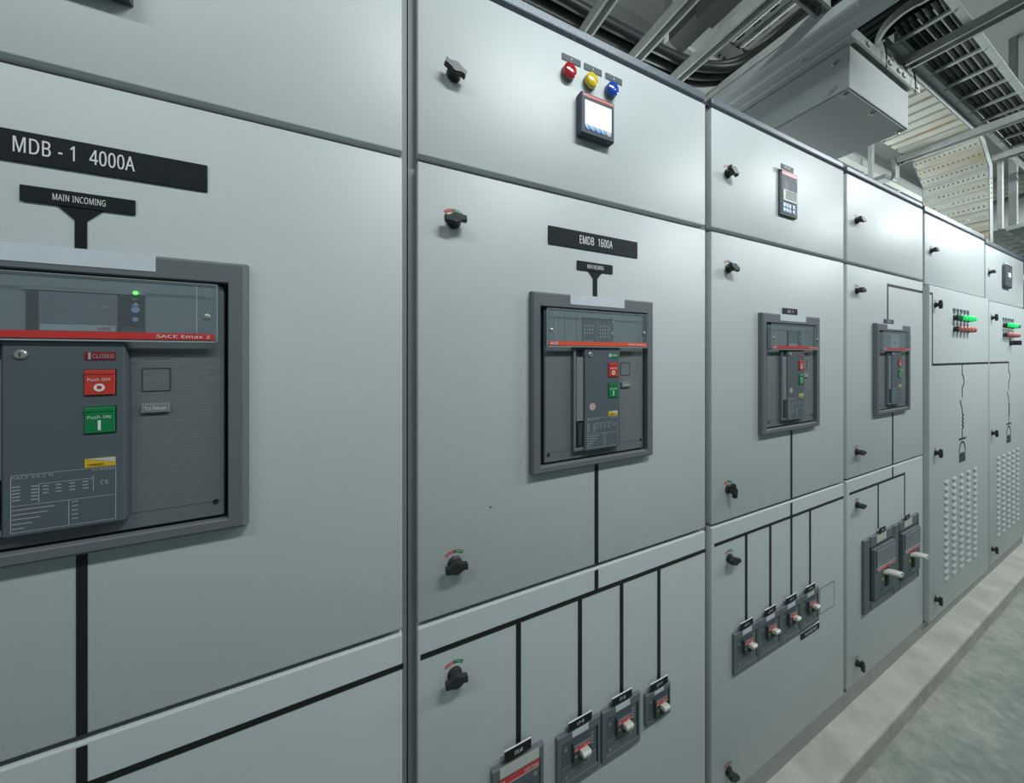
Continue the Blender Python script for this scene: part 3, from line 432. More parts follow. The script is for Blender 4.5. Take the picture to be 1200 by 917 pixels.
for door, x, z, a, y in ((d5[0], 2.728, .553, 8, 0), (d5[1], 2.788 * K, .269 * K, 86, -.0155), (d5[1], 2.790 * K, -.5245 * K, 88, -.0155), (d5[1], 2.790 * K, -1.311 * K, 86, -.0155)):
    add_knob(door, x, z, a, y, b5)
K6 = .978
for door, x, z, a, y in ((d6[0], 3.755, .547, 8, 0), (d6[1], 3.815 * K6, .249 * K6, 86, -.014), (d6[1], 3.82 * K6, -.522 * K6, 88, -.014), (d6[1], 3.82 * K6, -1.298 * K6, 86, -.014)):
    add_knob(door, x, z, a, y, b6)

o = MB().bar((.2390, -.3195), (.2425, -.3235), .0022, .0004, -.0001).build('scuff_mark', 'black', d2[1], base=b2); o['label'] = 'tiny black scuff'
# -- mimic lines painted on the doors
def mim(door, base, pts, w, y=0.0):
    MB().poly(pts, w, .0007, y - .0001).build('mimic_line', 'mimic', door, base=base)
mim(d1[1], b1, [(-.3505, -.262), (-.3505, -.5155)], .0105)
mim(d1[2], b1, [(-.3505, -.531), (-.3505, -.581), ], .0105)
mim(d1[2], b1, [(-.3557, -.5865), (.0652, -.5865)], .010)
mim(d1[2], b1, [(-.3505, -.5917), (-.3505, -1.0)], .0105)
mim(d2[1], b2, [(.5195, -.262), (.5195, -.5155)], .0115)
mim(d2[2], b2, [(.5195, -.531), (.5195, -.5785)], .0115)
mim(d2[2], b2, [(.0965, -.5838), (.926, -.5838)], .0105)
for x, z in ((.306, -.859), (.470, -.872), (.600, -.871), (.733, -.891)): mim(d2[2], b2, [(x, -.5892), (x, z)], .0118)
mim(d3[1], b3, [(1.391, -.257), (1.391, -.5145)], .012)
mim(d3[2], b3, [(1.391, -.529), (1.391, -.574)], .012)
mim(d3[2], b3, [(.967, -.5795), (1.776, -.5795)], .0095)
for x, z in ((1.1255, -.863), (1.2605, -.866), (1.391, -.865), (1.518, -.863)): mim(d3[2], b3, [(x, -.5843), (x, z)], .0125)
mim(d4[1], b4, [(2.2505, -.257), (2.2505, -.512)], .013)
mim(d4[1], b4, [(2.1965, .160), (2.1965, .3235), (2.617, .3235)], .012)
mim(d4[2], b4, [(2.2505, -.5255), (2.2505, -.5715)], .013)
mim(d4[2], b4, [(1.8265, -.5765), (2.388, -.5765), (2.388, -.780)], .010)
mim(d4[2], b4, [(2.0965, -.5815), (2.0965, -.777)], .012)
y5 = -.0155; y6 = -.014
mim(d5[1], b5, [(2.714 * K, .3255 * K), (2.7504 * K, .3255 * K), (2.7504 * K, -.0518 * K), (3.652, -.0518 * K)], .012, y5)
mim(d6[1], b6, [(3.692, -.0525 * K6), (4.234 * K6, -.0525 * K6), (4.234 * K6, -.118 * K6)], .012, y6)
def symbol(door, base, x, y, k, z=lambda v: v):
    P = lambda L: [(x + a, b * k) for a, b in L]
    w = .0105
    MB().poly(P([(0, -.056), (0, -.118), (.022, -.131), (.030, -.148), (.030, -.165), (.022, -.18), (0, -.194), (0, -.2525)]), w, .0007, y - .0001).build('mimic_symbol', 'mimic', door, base=base)
    MB().poly(P([(-.040, -.2676), (0, -.320), (0, -.348), (.02, -.358), (0, -.370), (.02, -.381), (0, -.393), (.02, -.404), (0, -.416), (.02, -.427), (0, -.440), (0, -.489)]), w, .0007, y - .0001).build('mimic_symbol', 'mimic', door, base=base)
    MB().poly(P([(-.058, -.4965), (.062, -.4965)]), w, .0007, y - .0001).build('mimic_symbol', 'mimic', door, base=base)
    L = [(.052 * math.cos(a), -.573 + .0585 * math.sin(a)) for a in [PI * q / 12 for q in range(13)]]
    MB().poly(P([(.052, -.574)] + L + [(-.052, -.574)]), w, .0007, y - .0001).build('mimic_symbol', 'mimic', door, base=base)
    MB().box(x - .054, x + .054, y - .0008, y - .0001, -.633 * k, -.578 * k).build('symbol_label', 'plate_grey', door, base=base)
    m = MB(); m.box(x - .03, x + .012, y - .0012, y - .0009, -.600 * k, -.588 * k); m.box(x - .044, x + .044, y - .0012, y - .0009, -.616 * k, -.612 * k); m.box(x - .044, x + .044, y - .0012, y - .0009, -.626 * k, -.622 * k)
    m.build('symbol_print', 'black', door, base=base)
symbol(d5[1], b5, 3.227 * K, y5, K)
symbol(d6[1], b6, 4.234 * K6, y6, K6)

# -- pressed louvers
def louvers(door, base, xs, z0, z1, n, w, y):
    hgt = .019; dep = .0048
    for cx in xs:
        m = MB()
        for r in range(n):
            zt = z0 + (z1 - z0) * r / (n - 1)
            nu, nv = 8, 5; grid = []
            for j in range(nv + 1):
                row = []
                for i in range(nu + 1):
                    u = -1 + 2 * i / nu; v = j / nv
                    e = math.sqrt(max(0, 1 - u * u)); 
                    prof = math.sin(v * PI / 2) * e ** .6
                    row.append(m.bm.verts.new((cx + u * w / 2, y - .0002 - dep * prof, zt - hgt * v * (.35 + .65 * e))))
                grid.append(row)
            for j in range(nv):
                for i in range(nu): m.bm.faces.new((grid[j][i], grid[j + 1][i], grid[j + 1][i + 1], grid[j][i + 1]))
            low = [m.bm.verts.new((v.co.x, y - .0002, v.co.z + .004)) for v in grid[-1]]
            for i in range(nu): m.bm.faces.new((grid[-1][i], low[i], low[i + 1], grid[-1][i + 1]))
        bmesh.ops.recalc_face_normals(m.bm, faces=m.bm.faces[:])
        m.build('louver_bank', 'paint', door, smooth=True, base=base)
louvers(d5[1], b5, [x * K for x in (2.962, 3.089, 3.2155, 3.342, 3.468)], -.700 * K, -1.240 * K, 15, .070, y5)
louvers(d6[1], b6, [x * K6 for x in (3.9765, 4.105, 4.232, 4.358, 4.48)], -.700 * K6, -1.228 * K6, 15, .070, y6)

# ------------------------------------------------------------------ nameplates
def nameplate(label, x0, x1, z0, z1, words=None, mat='plate', group=None, tx=None, tz=None, y=0.0, txt='white', thick=.0022, rim=False):
    base = Vector(((x0 + x1) / 2, y - .0002, z0)); t = thing('nameplate', label, 'nameplate', base, group)
    MB().box(x0, x1, y - .0002 - thick, y - .0002, z0, z1, bev=.0004).build('plate', mat, t, base=base)
    if rim:
        MB().box(x0, x1, y - .0002 - thick * .9, y - .0002, z1 + .0001, z1 + .0011).build('engraved_edge', 'white', t, base=base)
    if words:
        a, b = tx or (x0 + (x1 - x0) * .3, x1 - (x1 - x0) * .3); c, d = tz or (z0 + (z1 - z0) * .3, z1 - (z1 - z0) * .3)
        MB().text(words, a, b, c, d, y - .0007 - thick).build('lettering', txt, t, base=base)
    return t
nameplate('long black nameplate reading MDB - 1 4000A over the big breaker', -.480, -.2193, .2478, .2878, 'MDB - 1  4000A', tx=(-.4095, -.2978), tz=(.2595, .2800))
nameplate('long black nameplate reading EMDB 1600A on the lamp cabinet', .3807, .6531, .2550, .2970, 'EMDB  1600A', tx=(.4675, .568), tz=(.2675, .2875))
def incoming(label, xc, z0, z1, hw, w2):
    t = nameplate(label, xc - hw, xc + hw, z0, z1, 'MAIN INCOMING', tx=(xc - hw * .46, xc + hw * .46), tz=(z0 + .006, z1 - .006), mat='plate')
    b = Vector((xc, -.0002, z0))
    MB().prism_y([(xc - .0215, z0 - .0005), (xc + .0215, z0 - .0005), (xc + w2, z0 - .017), (xc + w2, .1405), (xc - w2, .1405), (xc - w2, z0 - .017)], -.0002, -.0012).build('funnel_mark', 'plate', t, base=b)
incoming('small black MAIN INCOMING nameplate under the MDB nameplate', -.3512, .1985, .2192, .0532, .0056)
incoming('small black MAIN INCOMING nameplate under the EMDB nameplate', .5149, .2045, .2263, .0545, .0066)
G_NP = 'small black nameplates over the moulded breakers'
for lab, x0, x1, z, w in (('SOLAR nameplate', .2722, .3366, -.877, 'SOLAR'),):
    nameplate('black nameplate reading SOLAR above the cut-off breaker', x0 * .983, x1 * .983, z * .983, (z + .0225) * .983, w, group=G_NP, tx=(.290, .310), tz=((z + .0065) * .983, (z + .015) * .983), rim=True, y=-.0108)
for lab, x0, x1, w in (('black nameplate reading LP-B above the square breaker beside the SOLAR breaker', .4368, .5042, 'LP-B'),
                       ('black nameplate reading LP-1B above the third breaker of the lamp cabinet', .5683, .634, 'LP-1B'),
                       ('black nameplate reading LP-1 above the smallest breaker of the lamp cabinet', .701, .7659, 'LP-1')):
    z = -.8905 if 'LP-1 ' not in lab else -.9105
    x0, x1, z = x0 * .986, x1 * .986, z * .986
    c = (x0 + x1) / 2
    nameplate(lab, x0, x1, z, z + .0192, w, group=G_NP, tx=(c - .0095, c + .0095), tz=(z + .006, z + .0135), rim=True, y=-.0088)
for lab, x0, x1, w in (('black nameplate reading LP-7 above the first of four breakers', 1.0941, 1.1595, 'LP-7'),
                       ('black nameplate reading LP-4 above the second of four breakers', 1.2279, 1.2908, 'LP-4'),
                       ('black nameplate reading LP-9 above the third of four breakers', 1.3567, 1.422, 'LP-9'),
                       ('black nameplate reading LP-6 above the fourth of four breakers', 1.4869, 1.5511, 'LP-6')):
    x0, x1 = x0 * .986, x1 * .986; c = (x0 + x1) / 2
    nameplate(lab, x0, x1, -.8705, -.8505, w, group=G_NP, tx=(c - .012, c + .012), tz=(-.864, -.857), rim=True, y=-.0088)
nameplate('black nameplate reading VACUUM PACK beneath the fourth breaker', 1.4518, 1.5817, -1.0445, -1.0205, 'VACUUM PACK', tx=(1.475, 1.562), tz=(-1.038, -1.027), rim=True)
nameplate('tiny black nameplate over the first lever breaker', 2.071, 2.1315, -.7910, -.7687, 'CB-1', group=G_NP, tx=(2.088, 2.115), tz=(-.783, -.775), y=-.0105)
nameplate('tiny black nameplate over the second lever breaker', 2.348, 2.404, -.7910, -.7705, 'CB-2', group=G_NP, tx=(2.364, 2.389), tz=(-.784, -.777), y=-.0105)
nameplate('small dark nameplate resting over the screen breaker beside the lamp cabinet', 1.3330, 1.4275, .1440, .1655, 'EC-1', tx=(1.362, 1.398), tz=(.150, .159))
nameplate('small dark nameplate over the breaker under the bent mimic line', 2.1550, 2.2560, .1440, .1640, 'EC-2', mat='plate_grey', tx=(2.188, 2.224), tz=(.150, .158))

# blank cover plate beside the four breakers: thin scribed outline
bp_ = thing('blank_cover_plate', 'blank flush cover plate outlined beside the four small breakers', 'cover plate', (1.645, 0, -.997))
MB().ring(1.5881, 1.702, -.9970, -.8980, 1.5905, 1.6996, -.9948, -.9002, -.0001, -.0006).build('outline_seam', 'plate_grey', bp_, base=(1.645, 0, -.997))
MB().box(1.5906, 1.6995, -.0004, -.0001, -.9947, -.9003).build('plate', 'paint', bp_, base=(1.645, 0, -.997))

# ------------------------------------------------------------------ air circuit breakers
G_ACB = 'large air circuit breakers'
def acb(label, cx, kind, label_right=.080, label_left=-.083, pcx=0.0, tint=None):
    """origin at the front plane, centre x, eye level; kind: 'leds', 'screen', 'plain', 'big'"""
    t = thing('circuit_breaker', label, 'circuit breaker', (cx, 0, 0), G_ACB)
    B = lambda mb, n, m, p=t, smooth=False: mb.build(n, m, p, smooth=smooth)
    yf = -.016
    f = B(MB().ring(-.182, .182, -.2655, .1405, -.1615, .1600, -.2490, .1090, -.0002, yf, .004), 'frame', 'frame')
    B(MB().box(-.1612, .1597, -.0012, -.0002, -.2487, .1087), 'recess', 'black')
    lb = B(MB().box(label_left, label_right, yf - .0006, yf - .0001, .1175, .1402), 'label_strip', 'paper'); lb['label'] = 'blank white label strip'
    # body
    bd = B(MB().box(-.1475, .1525, -.0075, -.0013, -.2445, .1045, bev=.0015), 'body', 'body')
    px0, px1 = -.0446 + pcx, .0632 + pcx
    B(MB().box(-.1445, px0 - .031, -.0082, -.0076, -.2215, .0195), 'ribbed_panel', 'ribbed')
    B(MB().box(px1 + .001, .1485, -.0082, -.0076, -.2215, .0195), 'ribbed_panel', 'ribbed')
    for sx, sz in ((-.137, -.2265), (.1435, -.222)):
        B(MB().lathe_y(sx, sz, [(.0036, -.0083), (.0036, -.0088), (0, -.0088)], 14), 'screw_hole', 'black')
    # charging lever in its housing
    lx0, lx1 = px0 - .0295, px0 - .0005
    hs = B(MB().ring(lx0, lx1, -.2255, .0200, lx0 + .0065, lx1 - .001, -.2185, .0140, -.0083, -.0165, .001), 'lever_housing', 'body')
    B(MB().box(lx0 + .0066, lx1 - .0011, -.0090, -.0084, -.2184, .0139), 'lever_recess', 'panel_dark', hs)
    lv = MB().box(lx0 + .0075, lx1 - .0015, -.0172, -.0092, -.1560, -.0060, bev=.0015); 
    B(lv, 'charging_lever', 'lever', hs)
    gp = MB().cyl((((lx0 + lx1) / 2) + .003, -.013, -.2120), (((lx0 + lx1) / 2) + .003, -.013, -.1600), .0058, .0075, 12); B(gp, 'lever_grip', 'panel_dark', hs, True)
    # middle panel
    pn = B(MB().box(px0, px1, -.0190, -.0083, -.2265, .0205, bev=.0016, seg=2), 'front_panel', 'panel')
    yp = -.0190
    bx0, bx1 = px1 - .0372, px1 - .0085
    def button(z0, z1, mat, word, sign, nm, lab):
        w = B(MB().box(bx0 - .0008, bx1 + .0008, yp - .0004, yp - .0001, z0 - .0008, z1 + .0008), nm + '_well', 'black')
        b = B(MB().box(bx0, bx1, yp - .0022, yp - .0004, z0, z1, bev=.0008), nm, mat); b['label'] = lab
        B(MB().box(bx0 + .0004, bx1 - .0004, yp - .0030, yp - .0022, z1 - .0058, z1 - .0012, bev=.0003), 'button_lip', mat, b)
        m = MB().text(word, bx0 + .0035, bx1 - .0035, z0 + (z1 - z0) * .56, z0 + (z1 - z0) * .68, yp - .0026)
        c = ((bx0 + bx1) / 2, z0 + (z1 - z0) * .30)
        if sign == 'O': arc_band(m, c[0], c[1], .0027, .0052, 0, 2 * PI * .999, yp - .0023, .0003, 18)
        else: m.box(c[0] - .0013, c[0] + .0013, yp - .0026, yp - .0023, c[1] - .0065, c[1] + .0065)
        B(m, 'lettering', 'white', b)
    button(-.0535, -.0200, 'red', 'Push OFF', 'O', 'off_button', 'red push-off button')
    button(-.1040, -.0695, 'green', 'Push ON', 'I', 'on_button', 'green push-on button')
    opened = kind == 'leds'
    ind = B(MB().box(bx0, bx1, yp - .0008, yp - .0001, -.0065, .0040), 'state_indicator', 'green' if opened else 'darkred'); ind['label'] = 'green OPEN flag' if opened else 'dark red CLOSED flag'
    m = MB()
    if opened: arc_band(m, bx0 + .0050, -.00125, .0024, .0042, 0, 2 * PI * .999, yp - .001, .0003, 16); m.text('OPEN', bx0 + .011, bx1 - .003, -.0034, .0009, yp - .0013)
    else: m.box(bx0 + .0035, bx0 + .0058, yp - .0013, yp - .0009, -.0058, .0033); m.text('CLOSED', bx0 + .0075, bx1 - .001, -.0042, .0012, yp - .0013)
    B(m, 'lettering', 'white' if opened else 'screen_strip', ind)
    sp = B(MB().box(bx0, bx1, yp - .0007, yp - .0001, -.1490, -.1375), 'spring_indicator', 'yellow'); sp['label'] = 'yellow spring indicator'
    B(MB().prism_y([(bx0 + .0005, -.1377), (bx1 - .0003, -.1377), (bx1 - .0003, -.1450), (bx1 - .010, -.1415)], yp - .0008, yp - .0011), 'indicator_tip', 'paper_warm', sp)
    B(MB().text('CHARGED', bx0 + .003, bx1 - .011, -.1472, -.1442, yp - .0011), 'lettering', 'black', sp)
    kl = B(MB().lathe_y(px0 + .0160, .0005, [(.0058, yp - .0001), (.0058, yp - .0014), (.0045, yp - .0024), (0, yp - .0024)], 20), 'key_lock', 'screw', smooth=True)
    B(MB().box(px0 + .0152, px0 + .0168, yp - .0027, yp - .0024, -.0022, .0032), 'key_slot', 'panel_dark', kl)
    if kind in ('leds', 'screen'):
        st = B(MB().lathe_y(px0 + .0225, -.1235, [(.0088, yp - .0001), (.0088, yp - .0004), (0, yp - .0004)], 24), 'round_sticker', 'paper')
        m = MB(); arc_band(m, px0 + .0225, -.1235, .0058, .0074, 0, 2 * PI * .999, yp - .0005, .0002, 20); m.text('OK', px0 + .0185, px0 + .0265, -.1262, -.1208, yp - .0007)
        B(m, 'sticker_print', 'redband', st)
    # rating plate printing on the panel
    rp = MB(); rx0, rx1, rz0, rz1 = px0 + .0075, px1 - .0085, -.2275 + .006, -.1505; ly = yp - .0003
    def ln(x0, z0, x1, z1): rp.bar((x0, z0), (x1, z1), .0006, .0002, yp - .0001)
    W = rx1 - rx0
    for p in ((rx0, rz0, rx1, rz0), (rx0, rz0, rx0, rz1), (rx1, rz0, rx1, rz1), (rx0, rz1, rx1, rz1), (rx0, rz1 - .038, rx1, rz1 - .038), (rx0 + W * .53, rz0, rx0 + W * .53, rz1 - .038),
              (rx0 + W * .25, rz1 - .013, rx0 + W * .25, rz1 - .036), (rx0 + W * .77, rz1 - .010, rx0 + W * .77, rz1 - .030), (rx0 + W * .25, rz1 - .013, rx0 + W * .77, rz1 - .013)): ln(*p)
    rp.text('SACE E4.2 N' if kind == 'big' else 'SACE E2.2 N', rx0 + .001, rx0 + W * .38, rz1 - .0048, rz1 - .0010, ly)
    rp.text('Iu=4000A' if kind == 'big' else 'Iu=1600A', rx0 + W * .76, rx1 - .001, rz1 - .0042, rz1 - .0006, ly)
    rp.text('CE', rx0 + W * .84, rx0 + W * .93, rz1 - .0225, rz1 - .0172, ly)
    for r in range(5): rp.bar((rx0 + .001, rz1 - .014 - r * .0042), (rx0 + W * .08, rz1 - .014 - r * .0042), .0013, .0002, yp - .0001); rp.bar((rx0 + W * .18, rz1 - .015 - r * .0042), (rx0 + W * .24, rz1 - .015 - r * .0042), .0013, .0002, yp - .0001)
    for cxx in (.31, .43, .56, .69):
        for r in range(3): rp.bar((rx0 + W * (cxx - .025), rz1 - .0165 - r * .0043), (rx0 + W * (cxx + .03), rz1 - .0165 - r * .0043), .0012, .0002, yp - .0001)
    for r in range(5): rp.bar((rx0 + .001, rz1 - .043 - r * .0058), (rx0 + W * (.40 - .07 * r), rz1 - .043 - r * .0058), .0010, .0002, yp - .0001); rp.bar((rx0 + W * .56, rz1 - .041 - r * .0055), (rx0 + W * .62, rz1 - .041 - r * .0055), .0010, .0002, yp - .0001)
    B(rp, 'rating_lettering', 'panel_text', pn)
    # right side: blank window, small window, reset button
    q0 = px1 + .0122
    B(MB().ring(q0, q0 + .0305, -.0515, -.0185, q0 + .0010, q0 + .0295, -.0505, -.0195, -.0083, -.0090), 'blank_window', 'panel_dark')
    B(MB().ring(q0, q0 + .0305, -.0050, .0050, q0 + .0007, q0 + .0298, -.0043, .0043, -.0083, -.0088), 'counter_window', 'lever')
    rs = B(MB().box(q0, q0 + .0302, -.0120, -.0083, -.0825, -.0690, bev=.001), 'reset_button', 'lever')
    B(MB().text('TU.Reset', q0 + .004, q0 + .027, -.0780, -.0735, -.0124), 'lettering', 'white', rs)
    # trip unit behind the clear cover
    tu = B(MB().box(-.1440, .1455, -.0100, -.0083, .0225, .1010, bev=.0006), 'trip_unit', 'cover_tint'); yt = -.0100
    if kind == 'leds':
        B(MB().box(-.0450, .0480, yt - .0016, yt - .0001, .0240, .0900), 'setting_panel', 'meter', tu)
        m = MB(); yy = yt - .0019
        for (x0, n, z0, k) in ((-.041, 4, .072, 3), (-.041, 4, .036, 2), (.006, 4, .072, 4)):
            for i in range(n):
                for j in range(k): m.box(x0 + i * .0078, x0 + i * .0078 + .0030, yy - .0002, yy, z0 - j * .0085 - .0045, z0 - j * .0085)
        m.box(-.044, -.002, yy - .0002, yy, .0885, .0897); m.box(.002, .038, yy - .0002, yy, .0885, .0897)
        m.text('SACE Ekip Dip', -.044, -.012, .0925, .0958, yt - .0004); m.box(-.0024, -.0016, yy - .0002, yy, .025, .088); m.box(.0370, .0378, yy - .0002, yy, .025, .088)
        B(m, 'setting_marks', 'panel_text', tu)
        B(MB().lathe_y(.0465, .0835, [(.0048, yt - .0017), (.0048, yt - .0035), (0, yt - .0035)], 16), 'test_port', 'screw', tu)
        B(MB().lathe_y(.0445, .0535, [(.0038, yt - .0017), (.0038, yt - .0030), (0, yt - .0030)], 16), 'test_button', 'blue_btn', tu)
        m = MB()
        for x in (-.095, -.062): m.box(x, x + .0008, yt - .0003, yt - .0001, .024, .097)
        B(m, 'panel_seam', 'black', tu)
    else:
        sx0 = -.0425 if kind == 'big' else -.030
        sx1 = .0665 if kind == 'big' else .055
        z0, z1 = .0310, .0825
        if kind != 'plain':
            B(MB().box(sx0, sx1, yt - .0022, yt - .0001, z0 - .0015, z1 + .0015, bev=.0005), 'display_bezel', 'black', tu)
            a, b = (sx0 + .0115, sx1 - .0265) if kind == 'big' else (sx0 + .004, sx1 - .020)
            B(MB().box(a, b, yt - .0030, yt - .0023, z0, z1 - .0005), 'display_screen', 'screen_grey', tu)
            B(MB().box(a + .0012, b - .0012, yt - .0034, yt - .0031, z0 + .001, z0 + .009), 'display_strip', 'screen_strip', tu)
            m = MB(); m.text('ABB', b - .019, b - .006, z0 + .0028, z0 + .0068, yt - .0037); B(m, 'lettering', 'redband', tu)
            m = MB(); m.text('SACE Ekip Touch LSIG', sx0 + .002, sx0 + .060, z1 + .0062, z1 + .0098, yt - .0004); m.box(sx0 - .004, sx1 + .001, yt - .0026, yt - .0001, z1 + .0018, z1 + .0030)
            m.text('702.9A', b - .026, b - .006, z1 - .0205, z1 - .0165, yt - .0037)
            B(m, 'display_print', 'panel_text', tu)
            m = MB(); m.text('III III III', a + .012, a + .032, z0 + .011, z0 + .0145, yt - .0037); B(m, 'display_figures', 'blue_btn', tu)
            lx = sx1 - .0085
            B(MB().lathe_y(lx, z1 + .0040, [(.0027, yt - .0023), (.0027, yt - .0031), (0, yt - .0034)], 14), 'status_led', 'led' if kind == 'big' else 'green', tu)
            B(MB().lathe_y(lx, z1 - .0195, [(.0043, yt - .0023), (.0043, yt - .0033), (0, yt - .0033)], 16), 'menu_button', 'blue_btn', tu)
            B(MB().lathe_y(lx, z1 - .0330, [(.0032, yt - .0023), (.0032, yt - .0033), (0, yt - .0033)], 16), 'menu_button', 'blue_btn', tu)
            B(MB().prism_y([(lx - .0038, z1 - .0140), (lx + .0038, z1 - .0140), (lx, z1 - .0092)], yt - .0023, yt - .0027), 'alarm_mark', 'panel_text', tu)
            B(MB().box(lx - .0035, lx + .0035, yt - .0027, yt - .0023, z1 - .0063, z1 - .0032), 'power_mark', 'green', tu)
            B(MB().box(sx1 - .0230, sx1 - .001, yt - .0028, yt - .0023, z0, z0 + .0075), 'test_socket', 'panel_dark', tu)
        else:
            B(MB().box(-.028, .062, yt - .0010, yt - .0001, .030, .092), 'protection_label', 'screen_strip', tu)
            m = MB(); m.text('PR', .006, .026, .050, .064, yt - .0014); B(m, 'lettering', 'green', tu)
    # clear flip cover with its coloured band
    cv = MB(); y1 = -.0235
    cv.box(-.1490, .1500, y1, y1 + .0014, .0185, .1030)
    cv.box(-.1490, .1500, y1 + .0014, -.0084, .1015, .1030); cv.box(-.1490, -.1475, y1 + .0014, -.0084, .0185, .1030); cv.box(.1485, .1500, y1 + .0014, -.0084, .0185, .1030)
    cv.box(-.1490, .1500, y1 - .0009, y1 - .0001, .1003, .1030); cv.box(-.1490, -.1468, y1 - .0009, y1 - .0001, .0185, .1003); cv.box(.1478, .1500, y1 - .0009, y1 - .0001, .0185, .1003)
    cvo = B(cv, 'clear_cover', 'clear')
    wh = M['paper'];
    B(MB().box(-.1490, .1500, y1 - .0004, y1 + .0004, .1032, .1040), 'cover_edge', 'panel_text', cvo)
    for sx in (-.1500, .1496): B(MB().box(sx, sx + .0008, y1 - .0006, y1 + .0004, .0185, .1030), 'cover_edge', 'screen_strip', cvo)
    for sx in (-.1275, .1265): B(MB().box(sx, sx + .0008, y1 - .0004, y1 - .0001, .0320, .1000), 'cover_edge', 'screen_strip', cvo)
    B(MB().box(-.1465, .1475, y1 - .0005, y1 - .0001, .0183, .0200), 'cover_edge', 'panel_text', cvo)
    bn = B(MB().box(-.1450, .1470, y1 - .0010, y1 - .0002, .0217, .0308), 'cover_band', 'orange' if kind == 'leds' else 'redband', cvo); bn['label'] = 'red band along the clear cover'
    m = MB(); m.text('SACE Emax 2', .0845, .1425, .0240, .0285, y1 - .0014); m.text('ABB', -.1415, -.1225, .0236, .0289, y1 - .0014); B(m, 'lettering', 'white', cvo)
    for sx in (-.138, .139):
        B(MB().box(sx - .0055, sx + .0055, y1 + .0016, y1 + .0076, .034, .098, bev=.0008), 'cover_hinge', 'clear', cvo)
        B(MB().lathe_y(sx, .056, [(.0040, y1 - .0001), (.0040, y1 - .0012), (.0022, y1 - .0020), (0, y1 - .0020)], 14), 'cover_screw', 'screw', cvo)
    return t
acb('large dark grey breaker with touch display under the MDB nameplate', -.3505, 'big', pcx=-.0130)
acb('dark grey breaker with an orange band and green OPEN flag under the EMDB nameplate', .5145, 'leds')
acb('dark grey breaker with small screen, on the cabinet after the lamp cabinet', 1.3715, 'screen')
acb('farthest dark grey air breaker, above the two lever breakers', 2.221, 'plain')

